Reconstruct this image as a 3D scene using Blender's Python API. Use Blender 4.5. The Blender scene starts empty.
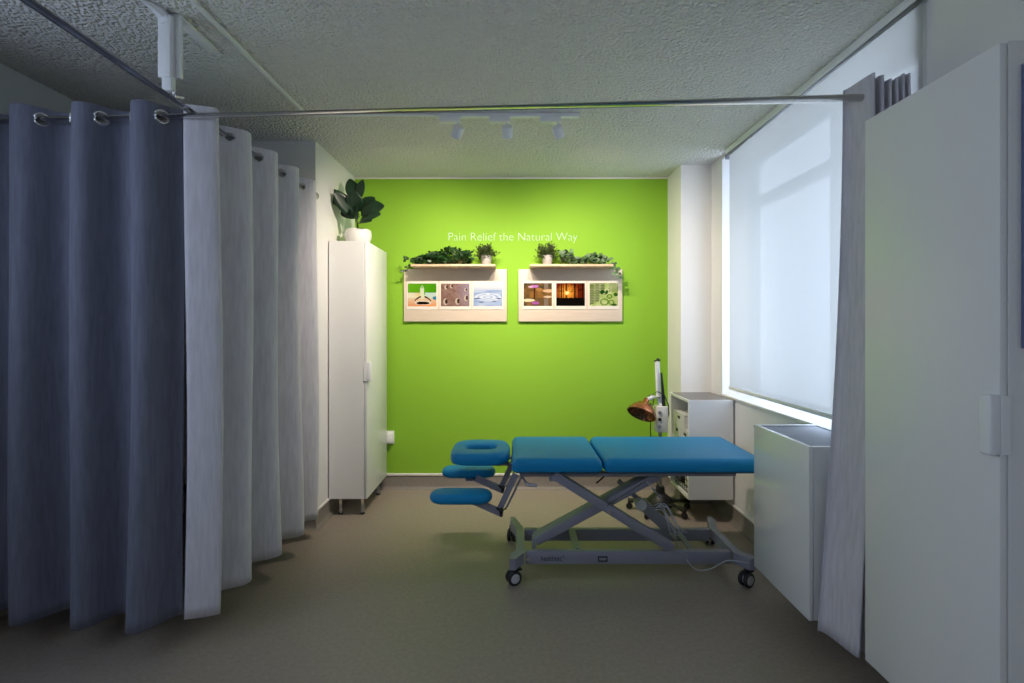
import bpy, bmesh, math, random
from mathutils import Vector, Matrix, Quaternion
random.seed(7)
PI = math.pi
sc = bpy.context.scene
COL = sc.collection

# ------------------------------------------------------------------ camera
cam_d = bpy.data.cameras.new('camera')
cam = bpy.data.objects.new('camera', cam_d)
COL.objects.link(cam)
cam.location = (0, 0, 1.36)
cam.rotation_euler = (PI / 2, 0, 0)
cam_d.sensor_width = 36
cam_d.lens = 36 * 500 / 1024
cam_d.shift_x = -2.0 / 1024
cam_d.shift_y = -15.5 / 1024
cam_d.clip_start = 0.02
sc.camera = cam

# ------------------------------------------------------------------ world, exposure
w = bpy.data.worlds.new('daylight'); sc.world = w
w.use_nodes = True
bg = w.node_tree.nodes['Background']
bg.inputs[0].default_value = (0.69, 0.78, 1.0, 1)
bg.inputs[1].default_value = 3.5
def portal(loc, rot, sx, sy):
    l = bpy.data.lights.new('window_portal', 'AREA'); l.shape = 'RECTANGLE'; l.size = sx; l.size_y = sy
    l.cycles.is_portal = True
    o = bpy.data.objects.new('window_portal', l); COL.objects.link(o); o.location = loc; o.rotation_euler = rot
portal((1.79, 2.765, 1.71), (0, PI / 2, 0), 1.70, 1.77)
portal((-2.51, 0.4, 1.82), (0, -PI / 2, 0), 1.0, 2.2)  # serves the added fill window
sc.view_settings.view_transform = 'Standard'
sc.view_settings.look = 'None'
sc.view_settings.exposure = 0.40
sc.view_settings.gamma = 1.0
sc.view_settings.use_curve_mapping = False

def spot(name, loc, target, power, color, size, blend, radius):
    l = bpy.data.lights.new(name, 'SPOT')
    l.energy = power; l.color = color; l.spot_size = math.radians(size)
    l.spot_blend = blend; l.shadow_soft_size = radius
    o = bpy.data.objects.new(name, l); COL.objects.link(o)
    o.location = loc
    o.rotation_euler = (Vector(target) - Vector(loc)).to_track_quat('-Z', 'Y').to_euler()
    return o

WARM = (1.0, 0.86, 0.70)
HEADS = [((-0.33, 2.92, 2.497), (-0.95, 4.17, 1.30)),
         ((-0.04, 2.92, 2.497), (-0.02, 4.17, 1.30)),
         ((0.257, 2.92, 2.497), (0.85, 4.17, 1.30))]
POWERS = (66, 46, 66)
for (p, t), pw in zip(HEADS, POWERS):
    d = (Vector(t) - Vector(p)).normalized()
    spot('track_spot_light', Vector(p) + d * 0.045, t, pw, WARM, 114, 1.0, 0.022)
# unseen fill light added on the ceiling behind the camera (its fixture is built below)
FILL_POS = [(-0.55, -0.9, 2.55)]
for p in FILL_POS:
    l = bpy.data.lights.new('fill_light', 'AREA')
    l.shape = 'RECTANGLE'; l.size = 1.15; l.size_y = 0.25
    l.energy = 3.0; l.color = (0.70, 0.80, 1.0)
    o = bpy.data.objects.new('fill_light', l); COL.objects.link(o)
    o.location = (p[0], p[1], p[2] - 0.012)

# ------------------------------------------------------------------ materials
def mat(name, col, rough=0.5, metal=0.0, spec=0.5, bump=None, vary=None, coat=0.0, sheen=0.0, trans=0.0, vcol=False):
    """bump=(scale,strength,distance,stretch) ; vary=(scale,amount,stretch) modulates the base colour with noise"""
    m = bpy.data.materials.new(name); m.use_nodes = True
    nt = m.node_tree; n = nt.nodes; L = nt.links
    b = n['Principled BSDF']
    b.inputs['Base Color'].default_value = (*col, 1)
    b.inputs['Roughness'].default_value = rough
    b.inputs['Metallic'].default_value = metal
    b.inputs['Specular IOR Level'].default_value = spec
    b.inputs['Coat Weight'].default_value = coat
    b.inputs['Sheen Weight'].default_value = sheen
    tc = n.new('ShaderNodeTexCoord')
    def mapped(stretch):
        mp = n.new('ShaderNodeMapping'); mp.inputs['Scale'].default_value = stretch
        L.new(tc.outputs['Object'], mp.inputs[0]); return mp
    if vcol:
        a = n.new('ShaderNodeVertexColor'); a.layer_name = 'print'
        L.new(a.outputs[0], b.inputs['Base Color'])
    if vary:
        mp = mapped(vary[2]); no = n.new('ShaderNodeTexNoise')
        no.inputs['Scale'].default_value = vary[0]; no.inputs['Detail'].default_value = 6
        L.new(mp.outputs[0], no.inputs['Vector'])
        cr = n.new('ShaderNodeValToRGB')
        cr.color_ramp.elements[0].position = 0.3; cr.color_ramp.elements[1].position = 0.7
        lo = [max(0, c * (1 - vary[1])) for c in col]; hi = [min(1, c * (1 + vary[1])) for c in col]
        cr.color_ramp.elements[0].color = (*lo, 1); cr.color_ramp.elements[1].color = (*hi, 1)
        L.new(no.outputs[0], cr.inputs[0]); L.new(cr.outputs[0], b.inputs['Base Color'])
        src = cr.outputs[0]
    if bump:
        mp = mapped(bump[3]); no = n.new('ShaderNodeTexNoise')
        no.inputs['Scale'].default_value = bump[0]; no.inputs['Detail'].default_value = 4
        L.new(mp.outputs[0], no.inputs['Vector'])
        bp = n.new('ShaderNodeBump'); bp.inputs['Strength'].default_value = bump[1]
        bp.inputs['Distance'].default_value = bump[2]
        L.new(no.outputs[0], bp.inputs['Height']); L.new(bp.outputs[0], b.inputs['Normal'])
    if trans > 0:
        t = n.new('ShaderNodeBsdfTranslucent'); t.inputs[0].default_value = (*col, 1)
        mx = n.new('ShaderNodeMixShader'); mx.inputs[0].default_value = trans
        out = n['Material Output']
        L.new(b.outputs[0], mx.inputs[1]); L.new(t.outputs[0], mx.inputs[2]); L.new(mx.outputs[0], out.inputs[0])
    return m

U = (1, 1, 1)
M = {}
M['floor'] = mat('vinyl_floor', (0.33, 0.275, 0.235), 0.42, spec=0.4, vary=(55, 0.10, U))
M['cove'] = mat('vinyl_cove', (0.25, 0.225, 0.20), 0.45, spec=0.4, vary=(60, 0.08, U))
M['green'] = mat('green_paint', (0.26, 0.51, 0.038), 0.75, spec=0.25, bump=(250, 0.05, 0.001, U))
M['white_wall'] = mat('white_paint', (0.82, 0.81, 0.79), 0.7, spec=0.3, bump=(200, 0.05, 0.001, U))
M['blue_wall'] = mat('cool_white_paint', (0.60, 0.63, 0.68), 0.7, spec=0.3, bump=(200, 0.05, 0.001, U))
M['trim'] = mat('trim_paint', (0.75, 0.73, 0.68), 0.45)
M['white_plastic'] = mat('white_plastic', (0.88, 0.89, 0.91), 0.4)
M['cab'] = mat('white_foil', (0.85, 0.85, 0.86), 0.33, coat=0.15)
M['cab_gloss'] = mat('gloss_white', (0.84, 0.85, 0.87), 0.18, coat=0.6)
M['cab_top'] = mat('grey_glass_top', (0.10, 0.12, 0.17), 0.4, spec=0.35)
M['top_shade'] = mat('shaded_white_top', (0.15, 0.135, 0.125), 0.3, spec=0.5)  # brown-grey stands for the shadow lying on the white top
M['steel'] = mat('brushed_steel', (0.80, 0.79, 0.77), 0.27, metal=1.0)
M['chrome'] = mat('chrome', (0.8, 0.8, 0.8), 0.08, metal=1.0)
M['frame'] = mat('grey_powder_coat', (0.27, 0.27, 0.33), 0.42, spec=0.5, bump=(400, 0.05, 0.0005, U))
M['frame_dark'] = mat('dark_board', (0.035, 0.035, 0.04), 0.5)
M['blue'] = mat('blue_vinyl', (0.002, 0.235, 0.52), 0.45, spec=0.3, bump=(500, 0.08, 0.0005, U))
M['black'] = mat('black_plastic', (0.015, 0.015, 0.017), 0.45)
M['rubber'] = mat('black_rubber', (0.02, 0.02, 0.022), 0.6)
M['hub'] = mat('pale_grey_hub', (0.55, 0.56, 0.58), 0.4)
M['grey_plastic'] = mat('grey_plastic', (0.28, 0.28, 0.31), 0.4)
M['lever'] = mat('light_grey_metal', (0.5, 0.52, 0.56), 0.35, metal=0.3)
M['cable'] = mat('grey_cable', (0.50, 0.52, 0.56), 0.5)
M['copper'] = mat('copper_enamel', (0.45, 0.17, 0.075), 0.2, metal=0.75)
M['fabric_shaded'] = mat('shade_toned_linen', (0.185, 0.195, 0.265), 0.9, spec=0.1, sheen=0.1,
                       vary=(70, 0.14, (1, 1, 0.12)), bump=(130, 0.25, 0.002, (1, 1, 0.15)), trans=0.08)  # linen darkened and blued in colour for shade the lighting does not give
M['fabric'] = mat('grey_linen', (0.72, 0.70, 0.77), 0.9, spec=0.15, sheen=0.2,
                  vary=(70, 0.10, (1, 1, 0.12)), bump=(130, 0.25, 0.002, (1, 1, 0.15)), trans=0.12)
M['board'] = mat('pale_birch', (0.72, 0.60, 0.49), 0.5, vary=(6, 0.05, (1, 1, 14)))
M['shelf_wood'] = mat('birch_shelf', (0.66, 0.48, 0.31), 0.45, vary=(8, 0.12, (1, 12, 12)))
M['paper'] = mat('photo_paper', (0.74, 0.69, 0.62), 0.5)
M['print'] = mat('photo_print', (1, 1, 1), 0.8, spec=0.05, vcol=True)
M['letter'] = mat('white_lettering', (0.60, 0.74, 0.62), 0.5)
M['dark_letter'] = mat('dark_lettering', (0.02, 0.02, 0.03), 0.5)
M['pot'] = mat('white_ceramic', (0.78, 0.77, 0.74), 0.35)
M['pot_grey'] = mat('grey_stoneware', (0.38, 0.36, 0.34), 0.6, vary=(60, 0.1, U))
M['soil'] = mat('soil', (0.03, 0.02, 0.012), 0.9)
M['rubber_leaf'] = mat('rubber_plant_leaf', (0.008, 0.032, 0.014), 0.35, spec=0.5, vary=(6, 0.4, U))
M['ivy'] = mat('ivy_leaf', (0.014, 0.055, 0.010), 0.4, vary=(30, 0.55, U), trans=0.15)
M['eucalyptus'] = mat('eucalyptus_leaf', (0.11, 0.19, 0.09), 0.5, vary=(25, 0.55, U), trans=0.15)
M['bushy'] = mat('bushy_leaf', (0.050, 0.085, 0.018), 0.55, vary=(60, 0.6, U), trans=0.15)
M['stem'] = mat('plant_stem', (0.10, 0.10, 0.04), 0.6)
M['box_white'] = mat('white_box_board', (0.72, 0.72, 0.70), 0.5)
M['lens'] = mat('lamp_lens', (0.9, 0.9, 0.85), 0.3)
M['device'] = mat('pale_device_case', (0.74, 0.74, 0.72), 0.4)
M['frame_blue'] = mat('blue_print_edge', (0.13, 0.16, 0.28), 0.4)
M['pvc'] = mat('grey_window_frame', (0.30, 0.31, 0.33), 0.35)

# popcorn ceiling: cellular + noise bump
def ceiling_mat():
    m = bpy.data.materials.new('stippled_ceiling'); m.use_nodes = True
    nt = m.node_tree; n = nt.nodes; L = nt.links; b = n['Principled BSDF']
    b.inputs['Base Color'].default_value = (0.80, 0.79, 0.78, 1); b.inputs['Roughness'].default_value = 0.9
    b.inputs['Specular IOR Level'].default_value = 0.1
    tc = n.new('ShaderNodeTexCoord')
    a = n.new('ShaderNodeTexNoise'); a.inputs['Scale'].default_value = 62; a.inputs['Detail'].default_value = 3
    v = n.new('ShaderNodeTexVoronoi'); v.inputs['Scale'].default_value = 75; v.feature = 'SMOOTH_F1'
    L.new(tc.outputs['Object'], a.inputs['Vector']); L.new(tc.outputs['Object'], v.inputs['Vector'])
    mx = n.new('ShaderNodeMath'); mx.operation = 'SUBTRACT'
    L.new(a.outputs[0], mx.inputs[0]); L.new(v.outputs['Distance'], mx.inputs[1])
    bp = n.new('ShaderNodeBump'); bp.inputs['Strength'].default_value = 1.0; bp.inputs['Distance'].default_value = 0.018
    L.new(mx.outputs[0], bp.inputs['Height']); L.new(bp.outputs[0], b.inputs['Normal'])
    return m
M['ceiling'] = ceiling_mat()

# sunscreen blind: woven cloth that scatters daylight and lets a little straight through
def blind_mat():
    m = bpy.data.materials.new('sunscreen_cloth'); m.use_nodes = True
    nt = m.node_tree; n = nt.nodes; L = nt.links
    for x in list(n):
        if x.type == 'BSDF_PRINCIPLED': n.remove(x)
    out = n['Material Output']
    d = n.new('ShaderNodeBsdfDiffuse'); d.inputs[0].default_value = (0.62, 0.63, 0.62, 1)
    t = n.new('ShaderNodeBsdfTranslucent'); t.inputs[0].default_value = (0.41, 0.405, 0.385, 1)
    a = n.new('ShaderNodeAddShader')
    m1 = n.new('ShaderNodeMixShader'); m1.inputs[0].default_value = 0.58
    L.new(d.outputs[0], m1.inputs[1]); L.new(t.outputs[0], m1.inputs[2])
    tr = n.new('ShaderNodeBsdfTransparent'); tr.inputs[0].default_value = (1, 1, 1, 1)
    m2 = n.new('ShaderNodeMixShader'); m2.inputs[0].default_value = 0.04
    L.new(m1.outputs[0], m2.inputs[1]); L.new(tr.outputs[0], m2.inputs[2]); L.new(m2.outputs[0], out.inputs[0])
    return m
M['blind'] = blind_mat()

def glass_mat():
    m = bpy.data.materials.new('window_glass'); m.use_nodes = True
    nt = m.node_tree; n = nt.nodes; L = nt.links
    for x in list(n):
        if x.type == 'BSDF_PRINCIPLED': n.remove(x)
    g = n.new('ShaderNodeBsdfGlossy'); g.inputs['Roughness'].default_value = 0.02
    tr = n.new('ShaderNodeBsdfTransparent'); tr.inputs[0].default_value = (0.95, 0.98, 0.98, 1)
    mx = n.new('ShaderNodeMixShader'); mx.inputs[0].default_value = 0.05
    L.new(tr.outputs[0], mx.inputs[1]); L.new(g.outputs[0], mx.inputs[2])
    L.new(mx.outputs[0], n['Material Output'].inputs[0])
    return m
M['glass'] = glass_mat()

def emit_mat(name, col, s):
    m = bpy.data.materials.new(name); m.use_nodes = True
    b = m.node_tree.nodes['Principled BSDF']
    b.inputs['Base Color'].default_value = (*col, 1)
    b.inputs['Emission Color'].default_value = (*col, 1); b.inputs['Emission Strength'].default_value = s
    return m
M['lit_lens'] = emit_mat('lit_lamp_lens', (1.0, 0.88, 0.72), 6)
M['fill_panel'] = emit_mat('fill_glow', (0.86, 0.90, 1.0), 2)  # glow of the added fill panel

# ------------------------------------------------------------------ mesh helpers
def finish(name, bm, m, parent=None, smooth=False, loc=None):
    bmesh.ops.recalc_face_normals(bm, faces=bm.faces[:])
    me = bpy.data.meshes.new(name); bm.to_mesh(me); bm.free()
    if isinstance(m, str): m = M[m]
    me.materials.append(m)
    o = bpy.data.objects.new(name, me); COL.objects.link(o)
    if smooth:
        for p in me.polygons: p.use_smooth = True
    if parent is not None: o.parent = parent
    if parent is not None: o.matrix_parent_inverse = Matrix.Translation(-parent.location) if parent.parent is None and parent.type == 'EMPTY' else Matrix()
    return o

def smart(o, ang=0.7):
    me = o.data
    for p in me.polygons: p.use_smooth = True
    bm = bmesh.new(); bm.from_mesh(me)
    for e in bm.edges:
        if len(e.link_faces) == 2 and e.calc_face_angle() > ang: e.smooth = False
    bm.to_mesh(me); bm.free()
    return o

def add_box(bm, lo, hi, bev=0.0, seg=2, rot=None, about=None):
    lo = Vector(lo); hi = Vector(hi)
    t = bmesh.new()
    bmesh.ops.create_cube(t, size=1)
    bmesh.ops.scale(t, vec=hi - lo, verts=t.verts)
    bmesh.ops.translate(t, vec=(hi + lo) / 2, verts=t.verts)
    if bev > 0:
        bmesh.ops.bevel(t, geom=t.edges[:], offset=bev, segments=seg, profile=0.5, affect='EDGES')
    if rot is not None:
        bmesh.ops.rotate(t, cent=about if about is not None else (hi + lo) / 2, matrix=rot, verts=t.verts)
    merge(bm, t)

def merge(bm, t):
    mp = {}
    for v in t.verts: mp[v] = bm.verts.new(v.co)
    for f in t.faces:
        try: bm.faces.new([mp[v] for v in f.verts])
        except ValueError: pass
    t.free()

def box(name, lo, hi, m, parent=None, bev=0.0, seg=2, rot=None, about=None):
    bm = bmesh.new(); add_box(bm, lo, hi, bev, seg, rot, about)
    o = finish(name, bm, m, parent)
    if bev > 0: smart(o)
    return o

def frame_of(d):
    d = d.normalized()
    up = Vector((0, 0, 1)) if abs(d.z) < 0.95 else Vector((0, 1, 0))
    a = d.cross(up).normalized(); b = a.cross(d).normalized()
    return a, b

def add_tube(bm, pts, r, n=12, caps=True, closed=False):
    pts = [Vector(p) for p in pts]
    rs = r if isinstance(r, (list, tuple)) else [r] * len(pts)
    rings = []; pa = None
    for i, p in enumerate(pts):
        if closed: d = pts[(i + 1) % len(pts)] - pts[i - 1]
        elif i == 0: d = pts[1] - pts[0]
        elif i == len(pts) - 1: d = pts[-1] - pts[-2]
        else: d = (pts[i + 1] - p).normalized() + (p - pts[i - 1]).normalized()
        if d.length < 1e-9: d = Vector((0, 0, 1))
        d.normalize()
        if pa is None: a, b = frame_of(d)
        else:
            a = pa - d * pa.dot(d)
            if a.length < 1e-6: a, b = frame_of(d)
            a.normalize(); b = d.cross(a).normalized()
        pa = a
        rings.append([bm.verts.new(p + (a * math.cos(2 * PI * k / n) + b * math.sin(2 * PI * k / n)) * rs[i]) for k in range(n)])
    m = len(rings)
    for i in range(m if closed else m - 1):
        A = rings[i]; B = rings[(i + 1) % m]
        for k in range(n):
            bm.faces.new((A[k], A[(k + 1) % n], B[(k + 1) % n], B[k]))
    if caps and not closed:
        bm.faces.new(rings[0][::-1]); bm.faces.new(rings[-1])

def tube(name, pts, r, m, parent=None, n=12, caps=True, closed=False):
    bm = bmesh.new(); add_tube(bm, pts, r, n, caps, closed)
    return smart(finish(name, bm, m, parent), 0.9)

def add_lathe(bm, prof, cen, axis=(0, 0, 1), n=24):
    """prof: list of (radius, distance along the axis)"""
    ax = Vector(axis).normalized(); a, b = frame_of(ax); cen = Vector(cen)
    rings = []
    for r, h in prof:
        if r < 1e-6: rings.append([bm.verts.new(cen + ax * h)])
        else: rings.append([bm.verts.new(cen + ax * h + (a * math.cos(2 * PI * k / n) + b * math.sin(2 * PI * k / n)) * r) for k in range(n)])
    for A, B in zip(rings, rings[1:]):
        for k in range(n):
            k2 = (k + 1) % n
            if len(A) == 1 and len(B) == 1: continue
            if len(A) == 1: bm.faces.new((A[0], B[k], B[k2]))
            elif len(B) == 1: bm.faces.new((A[k], A[k2], B[0]))
            else: bm.faces.new((A[k], A[k2], B[k2], B[k]))

def lathe(name, prof, cen, m, parent=None, axis=(0, 0, 1), n=24):
    bm = bmesh.new(); add_lathe(bm, prof, cen, axis, n)
    return smart(finish(name, bm, m, parent), 0.8)

def rrect(cx, cy, hx, hy, r, n=6):
    r = min(r, hx - 1e-4, hy - 1e-4); out = []
    for (sx, sy, a0) in ((1, 1, 0), (-1, 1, PI / 2), (-1, -1, PI), (1, -1, 3 * PI / 2)):
        for k in range(n + 1):
            a = a0 + PI / 2 * k / n
            out.append((cx + sx * (hx - r) + r * math.cos(a), cy + sy * (hy - r) + r * math.sin(a)))
    return out

def pad(name, cx, cy, hx, hy, r, z0, z1, edge_b, edge_t, m, parent, crown=0.004, n=8, sag=0.0):
    """upholstered cushion: rounded plan, rounded lower and upper edges"""
    bm = bmesh.new(); loops = []
    prof = []
    for k in range(6):
        a = PI / 2 * k / 5; prof.append((edge_b * (1 - math.sin(a)), z0 + edge_b * (1 - math.cos(a))))
    for k in range(9):
        a = PI / 2 * k / 8; prof.append((edge_t * (1 - math.cos(a)), z1 - edge_t * (1 - math.sin(a))))
    prof.append((edge_t + 0.03, z1 + crown * 0.6))
    prof.append((edge_t + 0.07, z1 + crown))
    for ins, z in prof:
        ins = min(ins, min(hx, hy) - 0.002)
        pts = rrect(cx, cy, hx - ins, hy - ins, max(r - ins * 0.6, 0.004), n)
        loops.append([bm.verts.new((x, y, z)) for x, y in pts])
    for A, B in zip(loops, loops[1:]):
        for k in range(len(A)):
            bm.faces.new((A[k], A[(k + 1) % len(A)], B[(k + 1) % len(A)], B[k]))
    bm.faces.new(loops[0][::-1]); bm.faces.new(loops[-1])
    return smart(finish(name, bm, m, parent), 0.9)

def text_mesh(name, s, size, m, parent, loc, rot, width=None, depth=0.0015, shear=0.0, offset=0.0):
    cu = bpy.data.curves.new(name, 'FONT'); cu.body = s; cu.size = size; cu.extrude = depth; cu.shear = shear; cu.offset = offset
    t = bpy.data.objects.new(name + '_tmp', cu); COL.objects.link(t)
    bpy.context.view_layer.update()
    dg = bpy.context.evaluated_depsgraph_get()
    me = bpy.data.meshes.new_from_object(t.evaluated_get(dg))
    bpy.data.objects.remove(t)
    xs = [v.co.x for v in me.vertices]; x0 = min(xs); x1 = max(xs)
    k = (width / (x1 - x0)) if width else 1
    R = Matrix.Rotation(rot[2], 4, 'Z') @ Matrix.Rotation(rot[0], 4, 'X')
    for v in me.vertices:
        v.co = Vector(loc) + R @ Vector(((v.co.x - x0) * k, v.co.y, v.co.z))
    me.materials.clear(); me.materials.append(M[m])
    o = bpy.data.objects.new(name, me); COL.objects.link(o)
    if parent is not None:
        o.parent = parent
        if parent.parent is None and parent.type == 'EMPTY': o.matrix_parent_inverse = Matrix.Translation(-parent.location)
    return o

def thing(name, label, cat, loc, group=None):
    o = bpy.data.objects.new(name, None); COL.objects.link(o)
    o.location = loc; o.empty_display_size = 0.05
    return tag(o, label, cat, group)
def tag(o, label, cat, group=None):
    o['label'] = label; o['category'] = cat
    if group: o['group'] = group
    return o
def struct(o):
    o['kind'] = 'structure'; return o
def leaf_add(bm, p, d, nrm, L, W, prof='oval', fold=0.25, droop=0.0, seg=5, lobed=False):
    d = Vector(d).normalized(); nrm = Vector(nrm)
    s = d.cross(nrm)
    if s.length < 1e-4: s = d.cross(Vector((0.3, 0.9, 0.2)))
    s.normalize(); nn = s.cross(d).normalized()
    cols = []
    for i in range(seg + 1):
        t = i / seg
        if prof == 'oval': wd = math.sin(PI * min(1, t * 0.96 + 0.02)) ** 0.7
        elif prof == 'round': wd = math.sin(PI * min(1, t * 0.97 + 0.015)) ** 0.5
        else: wd = (1 - t) ** 0.7 * min(1, t * 5 + 0.2) * 1.1
        wd *= W / 2
        c = Vector(p) + d * (L * t) - Vector((0, 0, 1)) * droop * t * t * L + nn * 0.0
        up = nn * (fold * wd)
        cols.append((bm.verts.new(c - s * wd + up), bm.verts.new(c), bm.verts.new(c + s * wd + up)))
    for A, B in zip(cols, cols[1:]):
        for k in range(2):
            bm.faces.new((A[k], A[k + 1], B[k + 1], B[k]))

def rnd(a, b): return random.uniform(a, b)

# ------------------------------------------------------------------ room shell
H = 2.60; YB = 4.18; XR = 1.52; XL = -2.42; YF = -2.2
struct(box('floor', (XL - 0.1, YF - 0.1, -0.10), (2.2, YB + 0.1, 0.0), 'floor'))
struct(box('ceiling', (XL - 0.1, YF - 0.1, H), (1.85, YB + 0.1, H + 0.1), 'ceiling'))
struct(box('wall_back', (-1.33, YB, 0), (1.85, YB + 0.1, H), 'green'))
bm = bmesh.new()
add_box(bm, (XL - 0.1, YF, 0), (XL, -0.7, H)); add_box(bm, (XL - 0.1, 1.5, 0), (XL, 3.35, H))
add_box(bm, (XL - 0.1, -0.7, 0), (XL, 1.5, 1.32)); add_box(bm, (XL - 0.1, -0.7, 2.32), (XL, 1.5, H))  # leaves the opening for the added fill window
struct(finish('wall_left', bm, 'blue_wall'))
struct(box('wall_left_partition', (XL - 0.1, 3.35, 0), (-1.33, YB + 0.1, H), 'white_wall'))
struct(box('wall_front', (XL - 0.1, YF - 0.1, 0), (1.85, YF, H), 'white_wall'))
struct(box('wall_right_column', (1.285, 3.85, 0), (1.85, YB, H), 'white_wall', bev=0.0))
# right wall with the window opening Y 1.80..3.65, Z 0.85..2.57
bm = bmesh.new()
WX = 1.80
add_box(bm, (XR, YF, 0), (WX, 1.88, H))
add_box(bm, (XR, 3.65, 0), (WX, 3.85, H))
add_box(bm, (XR, 1.88, 0), (WX, 3.65, 0.85))
add_box(bm, (XR, 1.88, 2.575), (WX, 3.65, H))
struct(finish('wall_right', bm, 'white_wall'))

# coved vinyl skirting with a thin white capping bead
def skirting(name, path, normal_side):
    """path: list of (x,y) along the wall face; normal_side(+1/-1) chooses the room side"""
    prof = [(0.0, 0.0), (0.035, 0.0), (0.022, 0.004), (0.011, 0.013), (0.005, 0.028), (0.004, 0.112), (0.0, 0.112)]
    bm = bmesh.new()
    P = [Vector((x, y, 0)) for x, y in path]
    rings = []
    for i, p in enumerate(P):
        ds = []
        if i > 0: ds.append((P[i] - P[i - 1]).normalized())
        if i < len(P) - 1: ds.append((P[i + 1] - P[i]).normalized())
        ns = [Vector((-d.y, d.x, 0)) * normal_side for d in ds]
        if len(ns) == 2:
            m_ = (ns[0] + ns[1]); m_ = m_ / max(0.2, m_.dot(ns[0]))
        else: m_ = ns[0]
        rings.append([bm.verts.new(p + m_ * o + Vector((0, 0, z))) for o, z in prof])
    for A, B in zip(rings, rings[1:]):
        for k in range(len(prof)):
            k2 = (k + 1) % len(prof)
            bm.faces.new((A[k], A[k2], B[k2], B[k]))
    bm.faces.new(rings[0][::-1]); bm.faces.new(rings[-1])
    o = struct(smart(finish(name, bm, 'cove'), 0.6))
    # capping
    bm = bmesh.new()
    cp = [(0.0, 0.1125), (0.011, 0.1125), (0.011, 0.124), (0.004, 0.130), (0.0, 0.130)]
    rings = []
    for i, p in enumerate(P):
        ds = []
        if i > 0: ds.append((P[i] - P[i - 1]).normalized())
        if i < len(P) - 1: ds.append((P[i + 1] - P[i]).normalized())
        ns = [Vector((-d.y, d.x, 0)) * normal_side for d in ds]
        if len(ns) == 2:
            m_ = (ns[0] + ns[1]); m_ = m_ / max(0.2, m_.dot(ns[0]))
        else: m_ = ns[0]
        rings.append([bm.verts.new(p + m_ * o_ + Vector((0, 0, z))) for o_, z in cp])
    for A, B in zip(rings, rings[1:]):
        for k in range(len(cp)):
            k2 = (k + 1) % len(cp)
            bm.faces.new((A[k], A[k2], B[k2], B[k]))
    bm.faces.new(rings[0][::-1]); bm.faces.new(rings[-1])
    c = finish('capping', bm, 'trim', o)
    return o
skirting('baseboard_back', [(-1.33, YB), (1.285, YB)], -1)
skirting('baseboard_left', [(XL, 0.0), (XL, 3.35), (-1.33, 3.35), (-1.33, YB)], -1)
skirting('baseboard_right', [(XR, -1.0), (XR, 3.85), (1.285, 3.85), (1.285, YB)], 1)
# bead where the green wall meets the ceiling
struct(box('trim_1', (-1.33, YB - 0.012, H - 0.012), (1.285, YB, H), 'trim'))

# window: frame, glass, sill
win = struct(bpy.data.objects.new('window_1', None)); COL.objects.link(win); win.location = (1.74, 2.72, 0.85)
bm = bmesh.new()
fx0, fx1 = 1.72, 1.77
add_box(bm, (fx0, 1.88, 0.85), (fx1, 3.65, 0.90)); add_box(bm, (fx0, 1.88, 2.525), (fx1, 3.65, 2.575))
for y in (1.88, 2.67, 3.60):
    add_box(bm, (fx0, y, 0.90), (fx1, y + 0.05, 2.525))
finish('window_frame', bm, 'pvc', win)
box('transom', (fx0, 1.85, 2.20), (fx1, 3.60, 2.27), 'pvc', win)
box('pane', (1.745, 1.85, 0.90), (1.751, 3.60, 2.525), 'glass', win)
box('window_sill', (1.505, 1.88, 0.851), (1.72, 3.65, 0.868), 'trim', win, bev=0.004)

win = struct(bpy.data.objects.new('fill_window', None)); COL.objects.link(win); win.location = (XL - 0.05, 0.4, 1.32)  # unseen window added as fill for the right-hand side of the room
bm = bmesh.new()
add_box(bm, (XL - 0.08, -0.7, 1.32), (XL - 0.04, 1.5, 1.36)); add_box(bm, (XL - 0.08, -0.7, 2.28), (XL - 0.04, 1.5, 2.32))
for y in (-0.7, 0.38, 1.46): add_box(bm, (XL - 0.08, y, 1.36), (XL - 0.04, y + 0.04, 2.28))
finish('window_frame', bm, 'pvc', win)
box('pane', (XL - 0.062, -0.66, 1.36), (XL - 0.058, 1.46, 2.28), 'glass', win)

# roller blind
bl = thing('roller_blind', 'white translucent roller blind covering the daylit window', 'blind', (1.50, 2.67, 0.94))
bm = bmesh.new(); bm.faces.new([bm.verts.new(c) for c in ((1.50, 1.835, 0.94), (1.50, 3.48, 0.94), (1.50, 3.48, 2.55), (1.50, 1.835, 2.55))]); finish('blind_cloth', bm, 'blind', bl)
tube('roller_tube', [(1.500, 1.83, 2.560), (1.500, 3.50, 2.560)], 0.012, 'blind', bl, n=16)
box('bottom_rail', (1.493, 1.835, 0.920), (1.507, 3.48, 0.942), 'white_plastic', bl, bev=0.003)
for y in (3.51,):
    box('bracket', (1.484, y - 0.002, 2.530), (1.519, y + 0.006, 2.598), 'grey_plastic', bl)
# slim headrail along the ceiling
box('headrail', (1.480, 1.825, 2.562), (1.488, 3.508, 2.598), 'white_plastic', bl, bev=0.003)

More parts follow.
